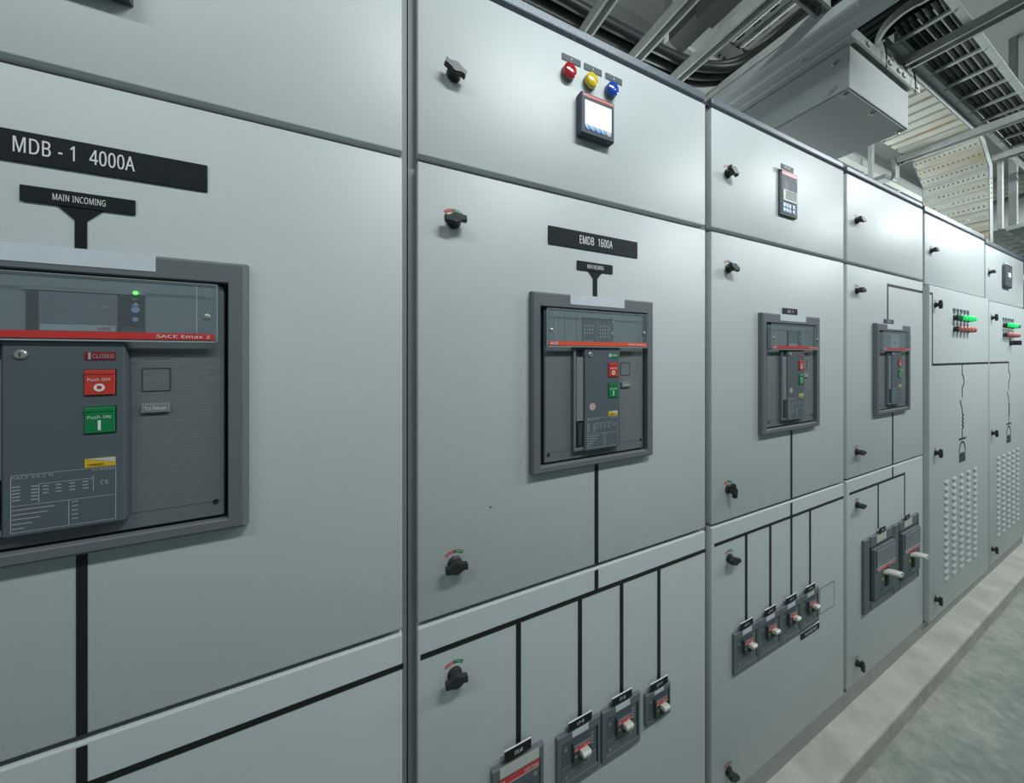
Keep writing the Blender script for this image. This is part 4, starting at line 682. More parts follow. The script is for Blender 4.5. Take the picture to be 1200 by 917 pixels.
# ------------------------------------------------------------------ moulded-case breakers
G_MC = 'small moulded breakers on the bottom doors'
def mccb(label, x0, w, z1, h, small=False, paper='paper'):
    t = thing('circuit_breaker', label, 'circuit breaker', (x0, 0, z1 - h), G_MC)
    B = lambda mb, n, m, p=t, smooth=False: mb.build(n, m, p, smooth=smooth)
    X = lambda u: u * w; Z = lambda v: h * (1 - v); yf = -.008
    B(MB().ring(0, w, 0, h, X(.095), X(.945), Z(.88), Z(.155), -.0002, yf, .0015), 'frame', 'frame')
    B(MB().box(X(.335), X(.71), yf - .0006, yf - .0001, Z(.118), Z(.004)), 'label_strip', paper)
    B(MB().box(X(.097), X(.943), -.0012, -.0002, Z(.878), Z(.157)), 'recess', 'black')
    fp = B(MB().box(X(.105), X(.915), -.0062, -.0013, Z(.875 if small else .60), Z(.17), bev=.0006), 'faceplate', 'panel')
    if not small:
        lc = B(MB().box(X(.105), X(.915), -.0068, -.0013, Z(.872), Z(.606), bev=.0006), 'terminal_cover', 'body')
        for u, v in ((.20, .795), (.72, .705)): B(MB().lathe_y(X(u), Z(v), [(.0034, -.0069), (.0034, -.0078), (0, -.0078)], 12), 'cover_screw', 'screw', lc)
        m = MB()
        for r in range(4): m.box(X(.79), X(.79) + .006, -.0066, -.0063, Z(.27 + r * .06), Z(.25 + r * .06))
        B(m, 'rating_lettering', 'panel_text', fp)
    B(MB().lathe_y(X(.20), Z(.30), [(.0036, -.0063), (.0036, -.0072), (0, -.0072)], 12), 'screw', 'screw')
    u0, u1, v0, v1 = (.335, .735, .225, .575) if not small else (.32, .80, .23, .80)
    bk = B(MB().box(X(u0), X(u1), -.0145, -.0063, Z(v1), Z(v0), bev=.0007), 'toggle_block', 'panel_dark'); yb = -.0145
    hh = v1 - v0
    B(MB().box(X(u0) + .0006, X(u1) - .0006, yb - .0004, yb - .0001, Z(v0 + hh * .14), Z(v0 + hh * .01)), 'grey_band', 'lever', bk)
    rb = B(MB().box(X(u0) + .0006, X(u1) - .0006, yb - .0006, yb - .0001, Z(v0 + hh * .32), Z(v0 + hh * .15)), 'red_band', 'redband', bk)
    m = MB(); m.text('ABB', X(u0) + .002, X(u0) + .0115, Z(v0 + hh * .29), Z(v0 + hh * .19), yb - .0009); m.text('SACE Tmax', X(u1) - .019, X(u1) - .002, Z(v0 + hh * .28), Z(v0 + hh * .20), yb - .0009); B(m, 'lettering', 'white', bk)
    sl0, sl1 = X(u0 + (u1 - u0) * .36), X(u0 + (u1 - u0) * .74)
    B(MB().box(sl0, sl1, yb - .0004, yb - .0001, Z(v0 + hh * .90), Z(v0 + hh * .42)), 'toggle_slot', 'black', bk)
    B(MB().box(X(u0) + .003, X(u0) + .010, yb - .0004, yb - .0001, Z(v0 + hh * .62), Z(v0 + hh * .56)), 'yellow_mark', 'yellow', bk)
    B(MB().box(X(u0) + .002, X(u0) + .007, yb - .0004, yb - .0001, Z(v0 + hh * .92), Z(v0 + hh * .86)), 'off_mark', 'green', bk)
    B(MB().box(X(u1) - .010, X(u1) - .003, yb - .0004, yb - .0001, Z(v0 + hh * .70), Z(v0 + hh * .64)), 'reset_mark', 'green', bk)
    # the off-white toggle stands out and up
    zc = Z(v0 + hh * .40)
    tg = MB().prism_x([(yb, zc + .0040), (yb - .006, zc + .0070), (yb - .0140, zc + .0085), (yb - .0170, zc + .0065), (yb - .0165, zc - .0015), (yb - .011, zc - .0042), (yb, zc - .0060)], sl0 - .0020, sl1 + .0020)
    bmesh.ops.bevel(tg.bm, geom=tg.bm.edges[:], offset=.0011, segments=2, affect='EDGES')
    tgo = B(tg, 'toggle', 'toggle', t, True); tgo['label'] = 'off-white toggle handle'
    m = MB()
    for r in range(3): m.box(sl0 + .004, sl1 - .004, yb - .0173, yb - .0166, zc + .0050 - r * .0026, zc + .0052 - r * .0026)
    B(m, 'toggle_grip', 'lever', tgo)
    return t
z1, hh = -.8845, .1285
mccb('square breaker with white toggle, right after the SOLAR breaker', .4009, .1242, z1, hh)
mccb('square breaker with white toggle, third on the lamp cabinet', .5317, .1254, z1, hh)
mccb('smallest toggle breaker, last on the lamp cabinet', .6769, .0927, -.9055, .0835, True)
for i, (x0, nm) in enumerate(((1.0515, 'first'), (1.1805, 'second'), (1.3085, 'third'), (1.4385, 'fourth'))):
    mccb(nm + ' of the four toggle breakers set edge to edge', x0, .1265, -.878, .1285, paper='paper' if i != 3 else 'paper_warm')

# breaker with the SOLAR nameplate (its lower part runs out of the frame)
t = thing('circuit_breaker', 'grey breaker with red stripe under the SOLAR nameplate', 'circuit breaker', (.2407, 0, -1.09), G_MC); sb = Vector((.2407, 0, -1.09))
B = lambda mb, n, m, p=None, smooth=False: mb.build(n, m, p or t, smooth=smooth, base=sb)
B(MB().ring(.2407, .3649, -1.09, -.873, .2520, .3560, -1.078, -.8975, -.0002, -.010, .0016), 'frame', 'frame')
B(MB().box(.2580, .3520, -.0106, -.0101, -.8958, -.8737), 'label_strip', 'paper_warm')
B(MB().box(.2522, .3558, -.0012, -.0002, -1.0778, -.8977), 'recess', 'black')
fp = B(MB().box(.2535, .3545, -.0085, -.0013, -1.076, -.8995, bev=.0008), 'faceplate', 'panel')
B(MB().box(.2540, .3540, -.0091, -.0086, -.9145, -.9015), 'red_band', 'redband', fp)
m = MB(); m.text('ABB', .2565, .2700, -.9118, -.9045, -.0095); m.text('SACE Tmax', .316, .351, -.9112, -.9050, -.0095); B(m, 'lettering', 'white', fp)
B(MB().box(.2540, .3540, -.0091, -.0086, -.9165, -.9150), 'grey_line', 'paper_warm', fp)
B(MB().lathe_y(.3435, -.9290, [(.0043, -.0086), (.0043, -.0096), (0, -.0096)], 14), 'screw', 'screw')
bk = B(MB().box(.280, .330, -.0150, -.0086, -1.030, -.9400, bev=.001), 'toggle_block', 'panel_dark')
B(MB().box(.3175, .3295, -.0154, -.0151, -.9545, -.9430), 'on_mark', 'red', bk)
B(MB().text('ON', .3190, .3285, -.9520, -.9455, -.0158), 'lettering', 'white', bk)
B(MB().box(.3175, .3295, -.0154, -.0151, -.9690, -.9560), 'off_mark', 'green', bk)
B(MB().box(.298, .3150, -.036, -.0151, -.958, -.944, bev=.003, seg=2), 'toggle', 'toggle', None, True)

# big lever breakers
G_LV = 'lever-handled breakers'
def lever_breaker(label, x0, w, z1, h):
    t = thing('circuit_breaker', label, 'circuit breaker', (x0, 0, z1 - h), G_LV)
    B = lambda mb, n, m, p=t, smooth=False: mb.build(n, m, p, smooth=smooth)
    X = lambda u: w * (.165 + u * .825); Z = lambda v: h * (1 - v); yf = -.010
    sr = B(MB().box(0, w * .160, yf, -.0002, 0, h, bev=.003), 'side_rail', 'frame'); B(MB().box(w * .075, w * .083, yf - .0004, yf - .0001, .004, h - .004), 'rail_groove', 'panel_dark', sr); B(MB().box(w * .962, w, yf, -.0002, 0, h, bev=.002), 'side_rail', 'frame')
    hd = B(MB().box(X(.056), X(.944), yf + .001, -.0002, Z(.145), Z(.004), bev=.002), 'header', 'frame')
    B(MB().box(X(.28), X(.66), yf + .0004, yf + .0009, Z(.115), Z(.012)), 'label_strip', 'paper_warm', hd)
    B(MB().box(X(.056), X(.944), yf + .001, -.0002, 0, Z(.875), bev=.003), 'bottom_strip', 'frame')
    B(MB().box(X(.056), X(.944), -.004, -.0002, Z(.874), Z(.146)), 'recess', 'black')
    fp = B(MB().box(X(.075), X(.93), -.018, -.0041, Z(.845), Z(.165), bev=.003, seg=2), 'faceplate', 'panel'); y = -.018
    B(MB().box(X(.15), X(.915), y - .003, y - .0001, Z(.415), Z(.185), bev=.001), 'clear_label_cover', 'lever', fp)
    m = MB()
    for r in range(6): m.box(X(.24), X(.24 + .5 * (.5 + .5 * math.sin(r * 2.1 + 1) ** 2)), y - .0034, y - .0031, Z(.236 + r * .027), Z(.228 + r * .027))
    B(m, 'cover_print', 'screen_grey', fp)
    B(MB().box(X(.15), X(.93), y - .0012, y - .0001, Z(.452), Z(.425)), 'grey_band', 'screen_strip', fp)
    B(MB().box(X(.17), X(.93), y - .0014, y - .0001, Z(.484), Z(.455)), 'red_band', 'redband', fp)
    m = MB(); m.text('ABB', X(.19), X(.30), Z(.480), Z(.460), y - .0018); m.text('SACE Tmax', X(.66), X(.90), Z(.480), Z(.460), y - .0018); B(m, 'lettering', 'white', fp)
    sl = MB().box(X(.50), X(.62), y - .0030, y - .0001, Z(.745), Z(.50), bev=.001); B(sl, 'lever_slot', 'black', fp)
    B(MB().box(X(.36), X(.44), y - .0010, y - .0001, Z(.64), Z(.60)), 'yellow_mark', 'yellow', fp)
    B(MB().box(X(.40), X(.47), y - .0010, y - .0001, Z(.775), Z(.755)), 'off_mark', 'green', fp)
    B(MB().box(X(.70), X(.77), y - .0010, y - .0001, Z(.745), Z(.725)), 'reset_mark', 'green', fp)
    zc = Z(.535)
    hn = MB(); hn.tube([(X(.53), y, zc - .004), (X(.53), y - .012, zc + .002), (X(.53), y - .028, zc + .006), (X(.53), y - .044, zc + .009), (X(.53), y - .047, zc + .009)], .028, 16, .36)
    for v in hn.bm.verts:
        k = 1 - .2 * max(0, min(1, (-v.co.y - .018) / .05)); v.co.x = X(.53) + (v.co.x - X(.53)) * k
    ho = B(hn, 'lever_handle', 'toggle', t, True); ho['label'] = 'white lever handle'
    B(MB().lathe_y(X(.56), zc + .009, [(.0035, y - .0471), (.0035, y - .0474), (0, y - .0474)], 12), 'handle_hole', 'black', ho)
    return t
lever_breaker('first lever breaker, white handle standing out, nearer the four toggle breakers', 1.9340, .3050, -.7925, .3190)
lever_breaker('second lever breaker, white handle, beside the louvered cabinet', 2.2405, .2890, -.7925, .3180)

# ------------------------------------------------------------------ lamps and meters on the top doors
G_PH = 'three phase lamps'
def phase_lamp(label, x, px0, px1, lens):
    t = thing('indicator_lamp', label, 'indicator lamp', (x, 0, .66), G_PH); b = Vector((x, 0, .66))
    MB().box(px0, px1, -.0014, -.0002, .6925, .7080, bev=.0003).build('legend_plate', 'plate_grey', t, base=b)
    MB().box((px0 + px1) / 2 - .0006, (px0 + px1) / 2 + .0006, -.0018, -.0015, .698, .7035).build('lettering', 'white', t, base=b)
    MB().lathe_y(x, .6625, [(.0178, -.0002), (.0178, -.0040), (.0165, -.0050)], 28).build('bezel', 'galv_dark', t, True, b)
    MB().lathe_y(x, .6625, [(.0160, -.0051), (.0168, -.0060), (.0172, -.0125), (.0164, -.0145), (.0135, -.0162), (.0090, -.0172), (.0045, -.0177), (0, -.0179)], 32).build('lens', lens, t, True, b)
phase_lamp('red indicator lamp, first of three above the square meter', .4340, .4184, .4719, 'lens_red')
phase_lamp('yellow indicator lamp between the red and blue ones', .4970, .4819, .5357, 'lens_yellow')
phase_lamp('blue indicator lamp, last of three above the square meter', .5615, .5473, .6012, 'lens_blue')

def square_meter(label, x0, x1, z0, z1):
    b = Vector(((x0 + x1) / 2, 0, z0)); t = thing('power_meter', label, 'meter', b, 'square panel meters')
    MB().box(x0, x1, -.019, -.0002, z0, z1, bev=.0012, seg=2).build('case', 'meter', t, base=b)
    MB().ring(x0 + .001, x1 - .001, z0 + .001, z1 - .001, x0 + .011, x1 - .009, z0 + .014, z1 - .017, -.0191, -.0205, .0006).build('bezel', 'plate_grey', t, base=b)
    s = MB().box(x0 + .0112, x1 - .0092, -.0199, -.0191, z0 + .0225, z1 - .0172).build('screen', 'lcd', t, base=b)
    MB().box(x0 + .0112, x1 - .0092, -.0199, -.0191, z0 + .0142, z0 + .0222).build('key_strip', 'blue_btn', t, base=b)
    MB().box(x0 + .005, x1 - .004, -.0211, -.0206, z1 - .0105, z1 - .0045).build('red_band', 'redband', t, base=b)
    m = MB(); m.text('ABB', x0 + .007, x0 + .017, z1 - .0095, z1 - .0055, -.0215); m.text('M2M', x1 - .015, x1 - .006, z1 - .0092, z1 - .0058, -.0215); m.build('lettering', 'white', t, base=b)
    for k in range(5):
        cx = x0 + .0175 + k * .0158
        MB().lathe_y(cx, z0 + .0155, [(.0068, -.0206), (.0068, -.0215), (.0055, -.0220), (0, -.0220)], 18).build('key', 'blue_btn' if k < 4 else 'paper_warm', t, True, b)
square_meter('square panel meter with lit white screen under the three lamps', .4593, .5585, .5220, .6190)
square_meter('square panel meter cut by the frame edge above the MDB nameplate', -.3990, -.3000, .4930, .5900)

# protection relay on the third cabinet
b = Vector((1.360, 0, .49)); t = thing('protection_relay', 'tall narrow relay with blue keys under a tiny nameplate', 'relay', b)
x0, x1, z0, z1 = 1.3066, 1.4145, .4885, .6440
MB().box(x0, x1, -.008, -.0002, z0, z1, bev=.001).build('case', 'meter', t, base=b)
MB().box(x0 + .006, x1 - .006, -.0092, -.0081, z0 + .006, z1 - .004).build('faceplate', 'plate_grey', t, base=b)
MB().box(x0 + .006, x1 - .006, -.0098, -.0093, z1 - .0160, z1 - .0050).build('red_band', 'redband', t, base=b)
MB().text('ABB', x0 + .009, x0 + .024, z1 - .0135, z1 - .0075, -.0102).build('lettering', 'white', t, base=b)
m = MB(); m.text('REF', x1 - .026, x1 - .010, z1 - .030, z1 - .021, -.0098)
for r in range(6): m.box(x0 + .022, x0 + .040 + .006 * (r % 3), -.0096, -.0093, z1 - .040 - r * .0055, z1 - .038 - r * .0055)
m.build('panel_print', 'panel_text', t, base=b)
cl = MB().ring(x0 + .012, x1 - .012, z0 + .048, z0 + .088, x0 + .024, x1 - .018, z0 + .054, z0 + .084, -.0093, -.0115, .001).build('screen_surround', 'paper_warm', t, base=b)
MB().box(x0 + .0242, x1 - .0182, -.0105, -.0093, z0 + .0542, z0 + .0838).build('screen', 'lcd_grey', t, base=b)
for r in range(2):
    for k in range(4):
        xx = x0 + .012 + k * .0175 + (.006 if k == 3 else 0)
        MB().box(xx, xx + .0145, -.0108, -.0093, z0 + .011 + r * .0165, z0 + .0245 + r * .0165, bev=.0006).build('key', 'blue_btn', t, base=b)
m = MB()
for r in range(5): m.lathe_y(x1 - .011, z0 + .012 + r * .0075, [(.0016, -.0093), (.0016, -.0098), (0, -.0098)], 8)
m.build('status_dots', 'panel_text', t, base=b)
nameplate('tiny black nameplate right above the tall relay', 1.300, 1.377, .6420, .6590, 'RELAY', tx=(1.320, 1.357), tz=(.6465, .6545), y=-.0110)

# rounded controller on the last cabinet
b = Vector((4.150, 0, .475)); t = thing('controller', 'rounded grey controller on the last top door', 'controller', b)
MB().box(4.062, 4.235, -.016, -.0002, .475, .634, bev=.014, seg=4).build('case', 'meter', t, True, b)
MB().text('ABB', 4.118, 4.190, .600, .612, -.0165).build('lettering', 'redband', t, base=b)
MB().box(4.122, 4.185, -.0172, -.0161, .550, .580, bev=.001).build('screen', 'lcd', t, base=b)
MB().box(4.122, 4.170, -.0172, -.0161, .520, .530, bev=.001).build('key', 'plate_grey', t, base=b)
MB().box(4.085, 4.150, -.010, -.0002, .636, .652, bev=.001).build('label_tab', 'paper', t, base=b)

# pilot lamps
def pilot(label, x, z, lens, y, group, plate=True):
    t = thing('pilot_lamp', label, 'pilot lamp', (x, y, z), group); b = Vector((x, y, z))
    MB().lathe_y(x, z, [(.0165, y - .0002), (.0165, y - .006), (.0150, y - .008), (.0150, y - .018)], 20).build('holder', 'knob', t, True, b)
    MB().lathe_y(x, z, [(.0150, y - .0181), (.0150, y - .027), (.011, y - .031), (0, y - .032)], 20).build('lens', lens, t, True, b)
    m = MB()
    if plate: m.box(x - .020, x + .020, y - .0016, y - .0002, z + .034, z + .052)
    else: m.box(x - .014, x + .006, y - .0016, y - .0002, z + .022, z + .032)
    m.build('legend_plate', 'plate_grey', t, base=b)
    if plate: MB().box(x - .012, x + .012, y - .0020, y - .0017, z + .022, z + .032).build('lower_legend_plate', 'plate_grey', t, base=b)
order = ['first', 'second', 'third', 'fourth', 'fifth']
for i in range(5):
    x = (3.087 + i * .0605) * K
    pilot(f'{order[i]} green pilot lamp from the latch, on the nearer louvered cabinet', x, .2150 * K, 'lens_green' if i else 'lens_green_off', y5, 'green pilot lamps')
    pilot(f'{order[i]} dull red pilot lamp from the latch, on the nearer louvered cabinet', x, .1500 * K, 'lens_pink', y5, 'red pilot lamps', False)
for i in range(5):
    x = (4.100 + i * .061) * K6
    pilot(f'{order[i]} green pilot lamp from the latch, on the last cabinet', x, .2100 * K6, 'lens_green' if i < 4 else 'lens_green_off', y6, 'green pilot lamps')
    pilot(f'{order[i]} dull red pilot lamp from the latch, on the last cabinet', x, .1430 * K6, 'lens_pink', y6, 'red pilot lamps', False)
b = Vector((4.175, y6, .085)); t = thing('selector_switch', 'black selector switch under the pilot lamps of the last cabinet', 'switch', b)
MB().lathe_y(4.175, .085, [(.019, y6 - .0002), (.019, y6 - .006), (.016, y6 - .008), (.016, y6 - .018)], 20).build('collar', 'knob', t, True, b)
MB().box(4.168, 4.182, y6 - .045, y6 - .0181, .069, .101, bev=.002).build('handle', 'knob', t, True, b)
MB().box(4.155, 4.195, y6 - .0016, y6 - .0002, .107, .120).build('legend_plate', 'plate_grey', t, base=b)

# ------------------------------------------------------------------ overhead steel and cables
def channel(label, x0, x1, z, hgt, ya, yb, mat='galv', name='strut_channel', group='steel struts over the cabinets', lip=.008):
    """C channel along y, open side down"""
    b = Vector(((x0 + x1) / 2, min(ya, yb), z)); th = .0025
    p = [(x0, z), (x0 + lip, z), (x0 + lip, z + th), (x0 + th, z + th), (x0 + th, z + hgt - th), (x1 - th, z + hgt - th), (x1 - th, z + th), (x1 - lip, z + th), (x1 - lip, z), (x1, z), (x1, z + hgt), (x0, z + hgt)]
    return one(MB().extrude_y(p, ya, yb), name, mat, label, 'strut', b, group)
channel('first slotted steel strut crossing above the lamp cabinet', .739, .780, 1.2, .041, -1.6, 1.449)
channel('second steel strut, crossing above the blue lamp', .986, 1.030, 1.2, .041, -1.6, 1.449)
channel('third steel strut, under the bright perforated tray', 1.228, 1.270, 1.2, .041, -1.6, 1.449)
channel('fourth steel strut, along the busway edge', 1.471, 1.506, 1.2055, .034, -.055, 1.449, lip=.007)
# black cables along the cabinets, bending outwards over the struts
path = [(-.6, .36), (.2, .36), (.531, .36), (.792, .36), (1.059, .358), (1.22, .352), (1.34, .338), (1.445, .300), (1.515, .235), (1.538, .15), (1.530, .05), (1.510, -.065), (1.48, -.3), (1.45, -1.4)]
def smooth_path(P, n=4):
    out = []
    for i in range(len(P) - 1):
        p0 = P[max(i - 1, 0)]; p1 = P[i]; p2 = P[i + 1]; p3 = P[min(i + 2, len(P) - 1)]
        for k in range(n):
            t = k / n
            out.append(tuple(.5 * ((2 * p1[j]) + (-p0[j] + p2[j]) * t + (2 * p0[j] - 5 * p1[j] + 4 * p2[j] - p3[j]) * t * t + (-p0[j] + 3 * p1[j] - 3 * p2[j] + p3[j]) * t ** 3) for j in range(len(p1))))
    out.append(tuple(P[-1])); return out
G_CB = 'black power cables above the cabinets'
names = ['black cable of the bending bundle farthest from the cabinet fronts', 'middle black cable of the bending bundle on the struts', 'black cable of the bending bundle nearest the cabinet fronts',
         'black cable lying on top of the bending bundle, farther from the fronts', 'black cable lying on top of the bending bundle, nearer the fronts']
for i, (off, dz) in enumerate(((.046, .016), (.008, .012), (-.030, .014), (.028, .048), (-.010, .046))):
    P = []
    pp = smooth_path(path)
    for k, (x, y) in enumerate(pp):
        a = pp[max(k - 1, 0)]; b = pp[min(k + 1, len(pp) - 1)]
        d = Vector((b[0] - a[0], b[1] - a[1])).normalized(); n = Vector((-d.y, d.x))
        P.append((x + n.x * off * .9, y + n.y * off, 1.2505 + dz + .002 * math.sin(k * .7 + i)))
    one(MB().tube(P, .0182, 14), 'power_cable', 'cable', names[i], 'cable', (0, 0, 1.24), G_CB, True)
for i, (px, py) in enumerate(((843, 104), (850, 101), (858, 97))):
    p = on_z(px, py, 1.228)
    m = MB(); m.tube([(p.x - .02, p.y + .012, p.z + .030), (p.x - .004, p.y - .010, p.z + .006), (p.x + .004, p.y - .022, p.z - .004), (p.x + .010, p.y - .026, p.z - .020)], .0022, 6)
    one(m, 'cable_tie', 'cable', ['black cable tie nearest the lamp cabinet rail', 'middle black cable tie on the fourth strut', 'black cable tie farthest along the fourth strut'][i], 'cable tie', p, 'black cable ties on the strut')

b = Vector((1.5, -.055, 1.2055)); m = MB()
m.prism_x([(-.078, 1.2065), (-.070, 1.2065), (-.070, 1.209), (-.0755, 1.209), (-.0755, 1.2375), (-.0365, 1.2375), (-.0365, 1.209), (-.042, 1.209), (-.042, 1.2065), (-.034, 1.2065), (-.034, 1.240), (-.078, 1.240)], 1.285, 1.469)
m.prism_x([(-.078, 1.2065), (-.034, 1.2065), (-.034, 1.209), (-.078, 1.209)], 1.4691, 1.62)
one(m, 'cross_strut', 'galv_dark', 'short dark cross strut joining the fourth strut and the busway', 'strut', b, 'steel struts over the cabinets')
# busway and the tap-off box
b = Vector((1.57, -1.5, 1.17)); t = thing('busway', 'long grey busway rail running out above the tap-off box', 'busway', b)
prof = [(1.476, 1.170), (1.482, 1.164), (1.505, 1.164), (1.513, 1.176), (1.545, 1.176), (1.553, 1.166), (1.600, 1.166), (1.600, 1.205), (1.476, 1.205)]
MB().extrude_y(prof, -1.5, .95).build('housing', 'busbar', t, base=b)
MB().extrude_y([(1.6005, 1.172), (1.612, 1.1725), (1.616, 1.166), (1.632, 1.166), (1.655, 1.1655), (1.668, 1.173), (1.668, 1.20), (1.6005, 1.20)], -.080, .95).build('side_flange', 'busbar', t, base=b)
for yy in (-.31, -.14): MB().cyl((1.49, yy, 1.1595), (1.49, yy, 1.1638), .004, n=8).build('bolt', 'screw', t, base=b)
for yy in (-.20, .05): MB().cyl((1.58, yy, 1.1615), (1.58, yy, 1.1658), .004, n=8).build('bolt', 'screw', t, base=b)
b = Vector((1.92, .4, 1.0)); t = thing('tap_off_box', 'large pale grey metal tap-off box hanging behind the cabinet tops', 'box', b)
MB().box(1.645, 2.194, -.0635, .95, 1.0, 1.161, bev=.004, seg=2).build('housing', 'duct', t, base=b)
MB().box(1.652, 2.187, -.0580, .94, .9965, .9999).build('bottom_lid', 'duct', t, base=b)
def bolt_on(p, n):
    p = Vector(p); n = Vector(n)
    MB().cyl(p, p + n * .004, .009, n=8).cyl(p + n * .004, p + n * .012, .005, n=8).build('bolt', 'screw', t, True, b)
for (x, y) in ((1.672, -.040), (1.90, -.040), (2.165, -.040)): bolt_on((x, y, .9964), (0, 0, -1))
for (y, z) in ((-.020, 1.025), (-.020, 1.120)): bolt_on((1.6449, y, z), (-1, 0, 0))
# perforated trays
def sheet(m, prof, ya, yb, holes=None, ny=40, th=.0):
    """profile [(x,z)] swept in y, quads dropped where holes(i,j)"""
    g = [[m.bm.verts.new((x, ya + (yb - ya) * j / ny, z)) for j in range(ny + 1)] for x, z in prof]
    for i in range(len(prof) - 1):
        for j in range(ny):
            if holes and holes(i, j): continue
            m.bm.faces.new((g[i][j], g[i + 1][j], g[i + 1][j + 1], g[i][j + 1]))
    return m
def solidify(o, t=.0015):
    md = o.modifiers.new('thickness', 'SOLIDIFY'); md.thickness = t; return o
b = Vector((1.58, .27, 1.4)); t = thing('cable_tray', 'bright perforated tray with three ribs above the cable bend', 'cable tray', b)
prof = []
for k in range(3):
    x = 1.478 + k * .068
    prof += [(x, 1.412), (x + .006, 1.400), (x + .012, 1.400), (x + .024, 1.403), (x + .036, 1.403), (x + .054, 1.403), (x + .060, 1.412)]
o = sheet(MB(), prof, .272, -1.5, lambda i, j: i % 7 == 3 and j % 4 in (1, 2), 110).build('tray_floor', 'galv_bright', t, base=b); solidify(o)
for x in (1.474, 1.690): MB().box(x - .002, x, -1.5, .272, 1.405, 1.470).build('side_wall', 'galv', t, base=b)
m = MB(); sheet(m, [(1.470, 1.396), (1.525, 1.396), (1.5251, 1.396), (1.690, 1.396)], .345, .274, None, 1)
o = m.build('end_plate', 'galv', t, base=b); solidify(o, .002)
for k in range(5): MB().cyl((1.50 + k * .036, .330, 1.3925), (1.50 + k * .036, .330, 1.3945), .007, n=12).build('plate_hole', 'black', t, base=b)
b = Vector((1.55, .32, 1.47)); t = thing('sheet_metal_duct', 'dark sheet metal duct hanging behind the third strut', 'duct', b)
MB().prism_y([(1.365, 1.52), (1.472, 1.52), (1.472, 1.66), (1.365, 1.66)], .345, -1.3).build('duct_body', 'dark_sheet', t, base=b)
MB().prism_y([(1.375, 1.56), (1.462, 1.53), (1.462, 1.65), (1.375, 1.65)], .50, .346).build('duct_mouth', 'dark_sheet', t, base=b)
m = MB().box(1.535, 1.585, .61, .66, 1.55, 2.719, bev=.002)
one(m, 'hanger_post', 'galv_dark', 'vertical steel hanger post behind the second strut', 'post', (1.56, .6, 1.55), None)
b = Vector((1.65, .6, 1.68)); t = thing('slotted_angle', 'slotted steel angle hanging behind the second strut', 'bracket', b)
MB().box(1.46, 1.95, .598, .602, 1.66, 1.735).build('web', 'galv', t, base=b)
MB().box(1.46, 1.95, .56, .5978, 1.660, 1.664).build('flange', 'galv_bright', t, base=b)
for k in range(4): MB().box(1.53 + k * .1, 1.536 + k * .1, .5945, .5978, 1.67, 1.73).build('rib', 'galv_bright', t, base=b)

# long strut with spring clips behind the box corner
b = Vector((2.25, .0, 1.33)); t = thing('clip_channel', 'steel channel with cable clips behind the tap-off box corner', 'channel', b)
p = [(0.0, 1.335), (.008, 1.335), (.008, 1.338), (.003, 1.338), (.003, 1.374), (.04, 1.374), (.04, 1.3375), (.035, 1.3375), (.035, 1.335), (.043, 1.335), (.043, 1.377), (0, 1.377)]
MB().prism_x([(y, z) for y, z in p], 1.70, 2.58).build('channel', 'galv', t, base=b)
for k, x in enumerate((1.98, 2.20, 2.30, 2.36, 2.52)): MB().box(x, x + .03, -.006, -.0002, 1.345, 1.362, bev=.001).build('clip', 'galv_bright', t, base=b)
for k, x in enumerate((2.14, 2.47)):
    one(MB().tube([(x, -.004, 1.42), (x + .004, -.010, 1.385), (x + .012, -.010, 1.365), (x + .004, -.012, 1.345), (x + .010, -.010, 1.300)], .003, 6), 'cable_tie', 'cable',
        ['black tie strap hanging from the clip channel near the elbow rail', 'black tie strap at the free end of the clip channel'][k], 'cable tie', (x, 0, 1.30), 'tie straps on the clip channel')

# elbow side rail of the incoming ladder and the cables it turns
P = smooth_path([(2.330, .110), (2.316, .085), (2.240, .050), (2.180, .004), (2.150, -.052), (2.150, -.097), (2.160, -.16), (2.165, -.6), (2.165, -1.5)], 5)
m = MB(); ra = []
for x, y in P: ra.append([m.bm.verts.new((x, y, 1.500)), m.bm.verts.new((x, y, 1.537))])
for a, c in zip(ra, ra[1:]): m.bm.faces.new((a[0], c[0], c[1], a[1]))
o = one(m, 'ladder_elbow_rail', 'galv', 'curved steel elbow rail sweeping over the tap-off box corner', 'rail', (2.24, .05, 1.5)); solidify(o, .014)
G_IN = 'black cables arriving over the box'
for i in range(14):
    x = 1.72 + i * .049
    one(MB().tube([(x, -1.5, 1.600), (x, -.3, 1.600), (x + .005, .2, 1.602), (x, .45, 1.60)], .0215, 10), 'power_cable', 'cable', 'black cable coming in behind the curved elbow rail', 'cable', (x, .45, 1.58), G_IN, True)

# cable ladder along the cabinets with its cables
b = Vector((3.2, -.06, 1.52)); t = thing('cable_ladder', 'steel cable ladder with rungs running along in front of the cabinets', 'cable ladder', b, 'overhead cable ladders')
for y0, y1 in ((.010, .022), (-.158, -.146)):
    m = MB().box(2.345 if y0 > 0 else 2.20, 6.4, y0, y1, 1.52, 1.565, bev=.001); m.box(2.345 if y0 > 0 else 2.20, 6.4, y0 - (.0 if y0 > 0 else .014), y1 + (.014 if y0 > 0 else .0), 1.518, 1.5205)
    m.build('side_rail', 'galv_bright' , t, base=b)
x = 2.36
while x < 6.3:
    MB().box(x, x + .022, -.1455, .0095, 1.524, 1.538, bev=.002).build('rung', 'galv', t, base=b)
    MB().cyl((x + .011, .016, 1.512), (x + .011, .016, 1.5178), .005, n=8).build('bolt', 'screw', t, base=b)
    MB().cyl((x + .011, -.152, 1.512), (x + .011, -.152, 1.5178), .005, n=8).build('bolt', 'screw', t, base=b)
    x += .218
G_LC = 'cables in the overhead ladder'
